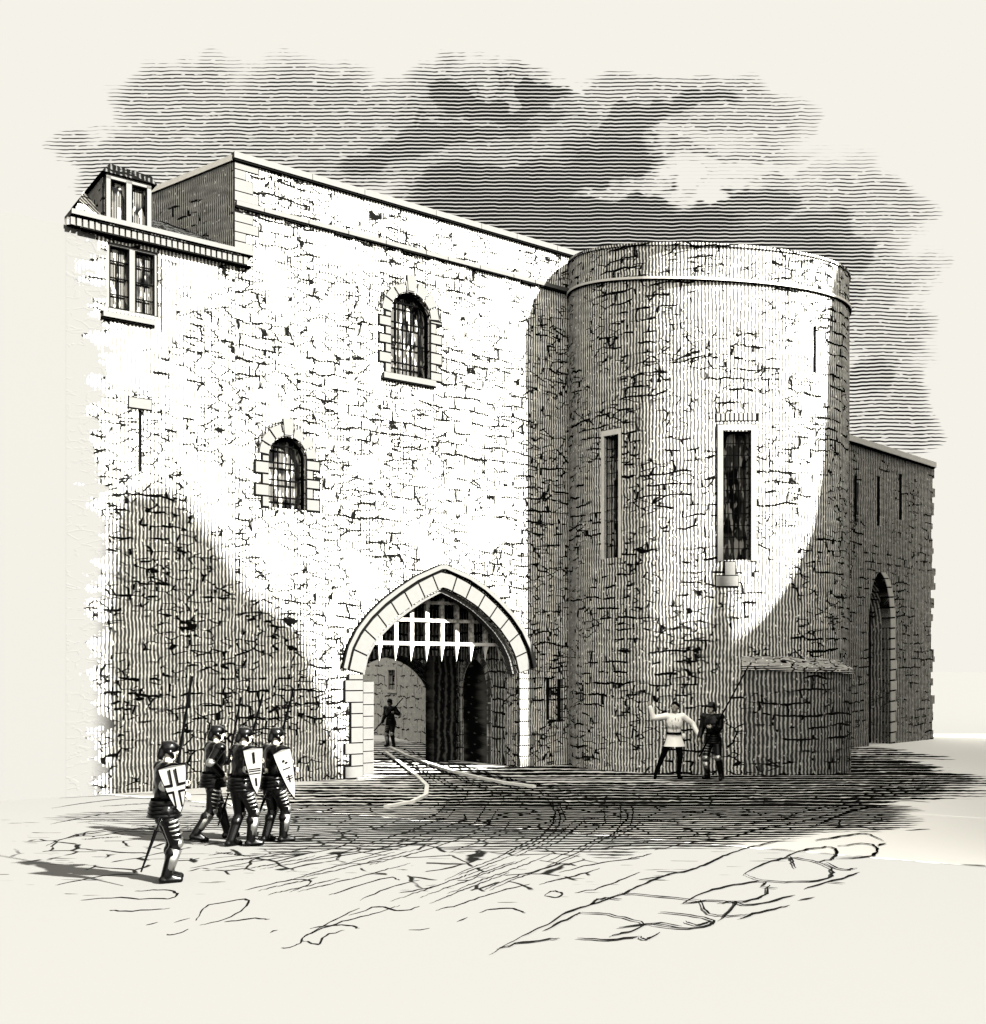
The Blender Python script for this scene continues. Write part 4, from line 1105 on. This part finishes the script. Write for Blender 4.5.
# 1: rear soldier, nearest to the viewer
F1 = G(163, 882); face = radians(-52)
P1, J1, _ = make_person(F1, face, 'soldier in dark plate armour walking alone behind the other three', .985, lf=(-.06,.10), rf=(.10,.0), lh=(-.12,.26,1.18), rh=(.30,.12,1.12), group=GR, rhb=(.6,-.9,-.4))
pole_through(at(172,800,13.5), at(192,676,13.6), .019, 'spear held upright by the rearmost soldier', head=False, group='spears of the marching soldiers')
cr = [(-.12,-.05,.06,.40),(.05,.12,.06,.40),(-.36,-.05,.06,.02),(.05,.36,.06,.02),(-.12,-.05,-.36,-.07),(.05,.12,-.30,-.07),(-.30,-.05,-.07,-.11),(.05,.30,-.07,-.11)]
cross = [(-.13,-.08,.10,.40),(.08,.13,.10,.40),(-.38,-.08,.06,.11),(.08,.38,.06,.11),(-.13,-.08,-.36,-.06),(.08,.13,-.36,-.06),(-.30,-.08,-.07,-.03),(.08,.30,-.07,-.03)]
shield(at(176,789,12.95), radians(22), .60, .33, 'white shield with outlined cross carried by the rearmost soldier', cross, roll=radians(-10))
sword(at(160,820,13.15), at(141,872,13.1), 'long sword hanging behind the legs of the rearmost soldier')
# 2-4: the group of three
F2 = G(212, 840); F3 = G(240, 846); F4 = G(272, 842)
P2, _, _ = make_person(F2, radians(-55), 'armoured soldier on the left of the group of three, without visible shield', 1.0, lf=(-.06,.28), rf=(.10,-.30), lh=(-.10,.30,1.20), rh=(.27,.05,1.02), group=GR)
P3, _, _ = make_person(F3, radians(-50), 'armoured soldier in the middle of the group of three behind a striped shield', 1.0, lf=(-.06,-.12), rf=(.10,.12), lh=(-.10,.30,1.20), rh=(.24,.22,1.12), group=GR)
P4, _, _ = make_person(F4, radians(-45), 'armoured soldier on the right of the group of three leading the march', .985, lf=(-.10,-.05), rf=(.12,.12), lh=(-.10,.30,1.18), rh=(.26,.20,1.12), group=GR)
sg = 'spears of the marching soldiers'
pole_through(at(228,765,F2.y+.1), at(241,697,F2.y+.15), .019, 'left spear carried upright in the group of three soldiers', head=False, group=sg)
pole_through(at(244,765,F3.y+.15), at(263,694,F3.y+.2), .019, 'middle spear carried upright in the group of three soldiers', head=False, group=sg)
pole_through(at(273,765,F4.y+.15), at(293,692,F4.y+.2), .019, 'right spear carried upright in the group of three soldiers', head=False, group=sg)
shield(at(255,771,F3.y-.42), radians(30), .72, .30, 'white shield with three bars on the middle soldier', [(-.04,.04,.16,.38),(-.30,.28,.03,.05),(-.30,.28,-.01,.01),(-.28,.26,-.06,-.04),(-.03,.05,-.30,-.14)], roll=radians(-5))
shield(at(288,774,F4.y-.42), radians(38), .80, .30, 'white shield with short ticks on the leading soldier', [(-.10,-.02,.24,.28),(.02,.12,.20,.23),(-.2,.2,.10,.115),(-.15,.2,-.06,-.045),(-.10,.2,-.10,-.085),(-.02,.03,-.16,-.02)], roll=radians(-16))
sword(at(228,795,F3.y-.1), at(218,826,F3.y-.1), 'sword slanting between the left and middle soldiers')
sword(at(268,790,F4.y-.1), at(251,834,F4.y-.1), 'sword slanting behind the leading soldier')
# 5-6: the two at the tower
F5 = G(674, 778.5); F6 = G(713, 779)
make_person(F5, radians(180), 'man in white tunic and dark cap pointing up with one arm beside the tower', 1.06, lf=(-.10,.05), rf=(.42,-.04), lh=(-.52,.10,1.02), rh=(.55,.08,1.62), lhb=(-1,-.3,-.5), rhb=(.3,0,-1), outfit='tunic', head_turn=radians(-35), voxel=.014)
make_person(F6, radians(148), 'armoured guard holding a long pike before the tower', 1.05, lf=(-.22,.05), rf=(.14,-.04), lh=(-.08,.28,1.18), rh=(.22,.26,.95), voxel=.014, head_turn=radians(-20))
pole_through(at(699,757,F6.y-.28), at(748,667,F6.y-.25), .020, 'long pike sloping up over the guard before the tower', 'pike', head=False, cat='pike')
# 7: lone figure in the passage
F7 = G(391, 747)
make_person(F7, radians(150), 'small dark armoured figure with a spear seen through the gateway', .93, lf=(-.16,.05), rf=(.20,-.10), lh=(-.30,.22,1.25), rh=(.24,.2,.9), voxel=.018)
pole_through(at(374,731,F7.y-.3), at(403,698,F7.y-.3), .02, 'spear slanting across the figure seen through the gateway', head=False)
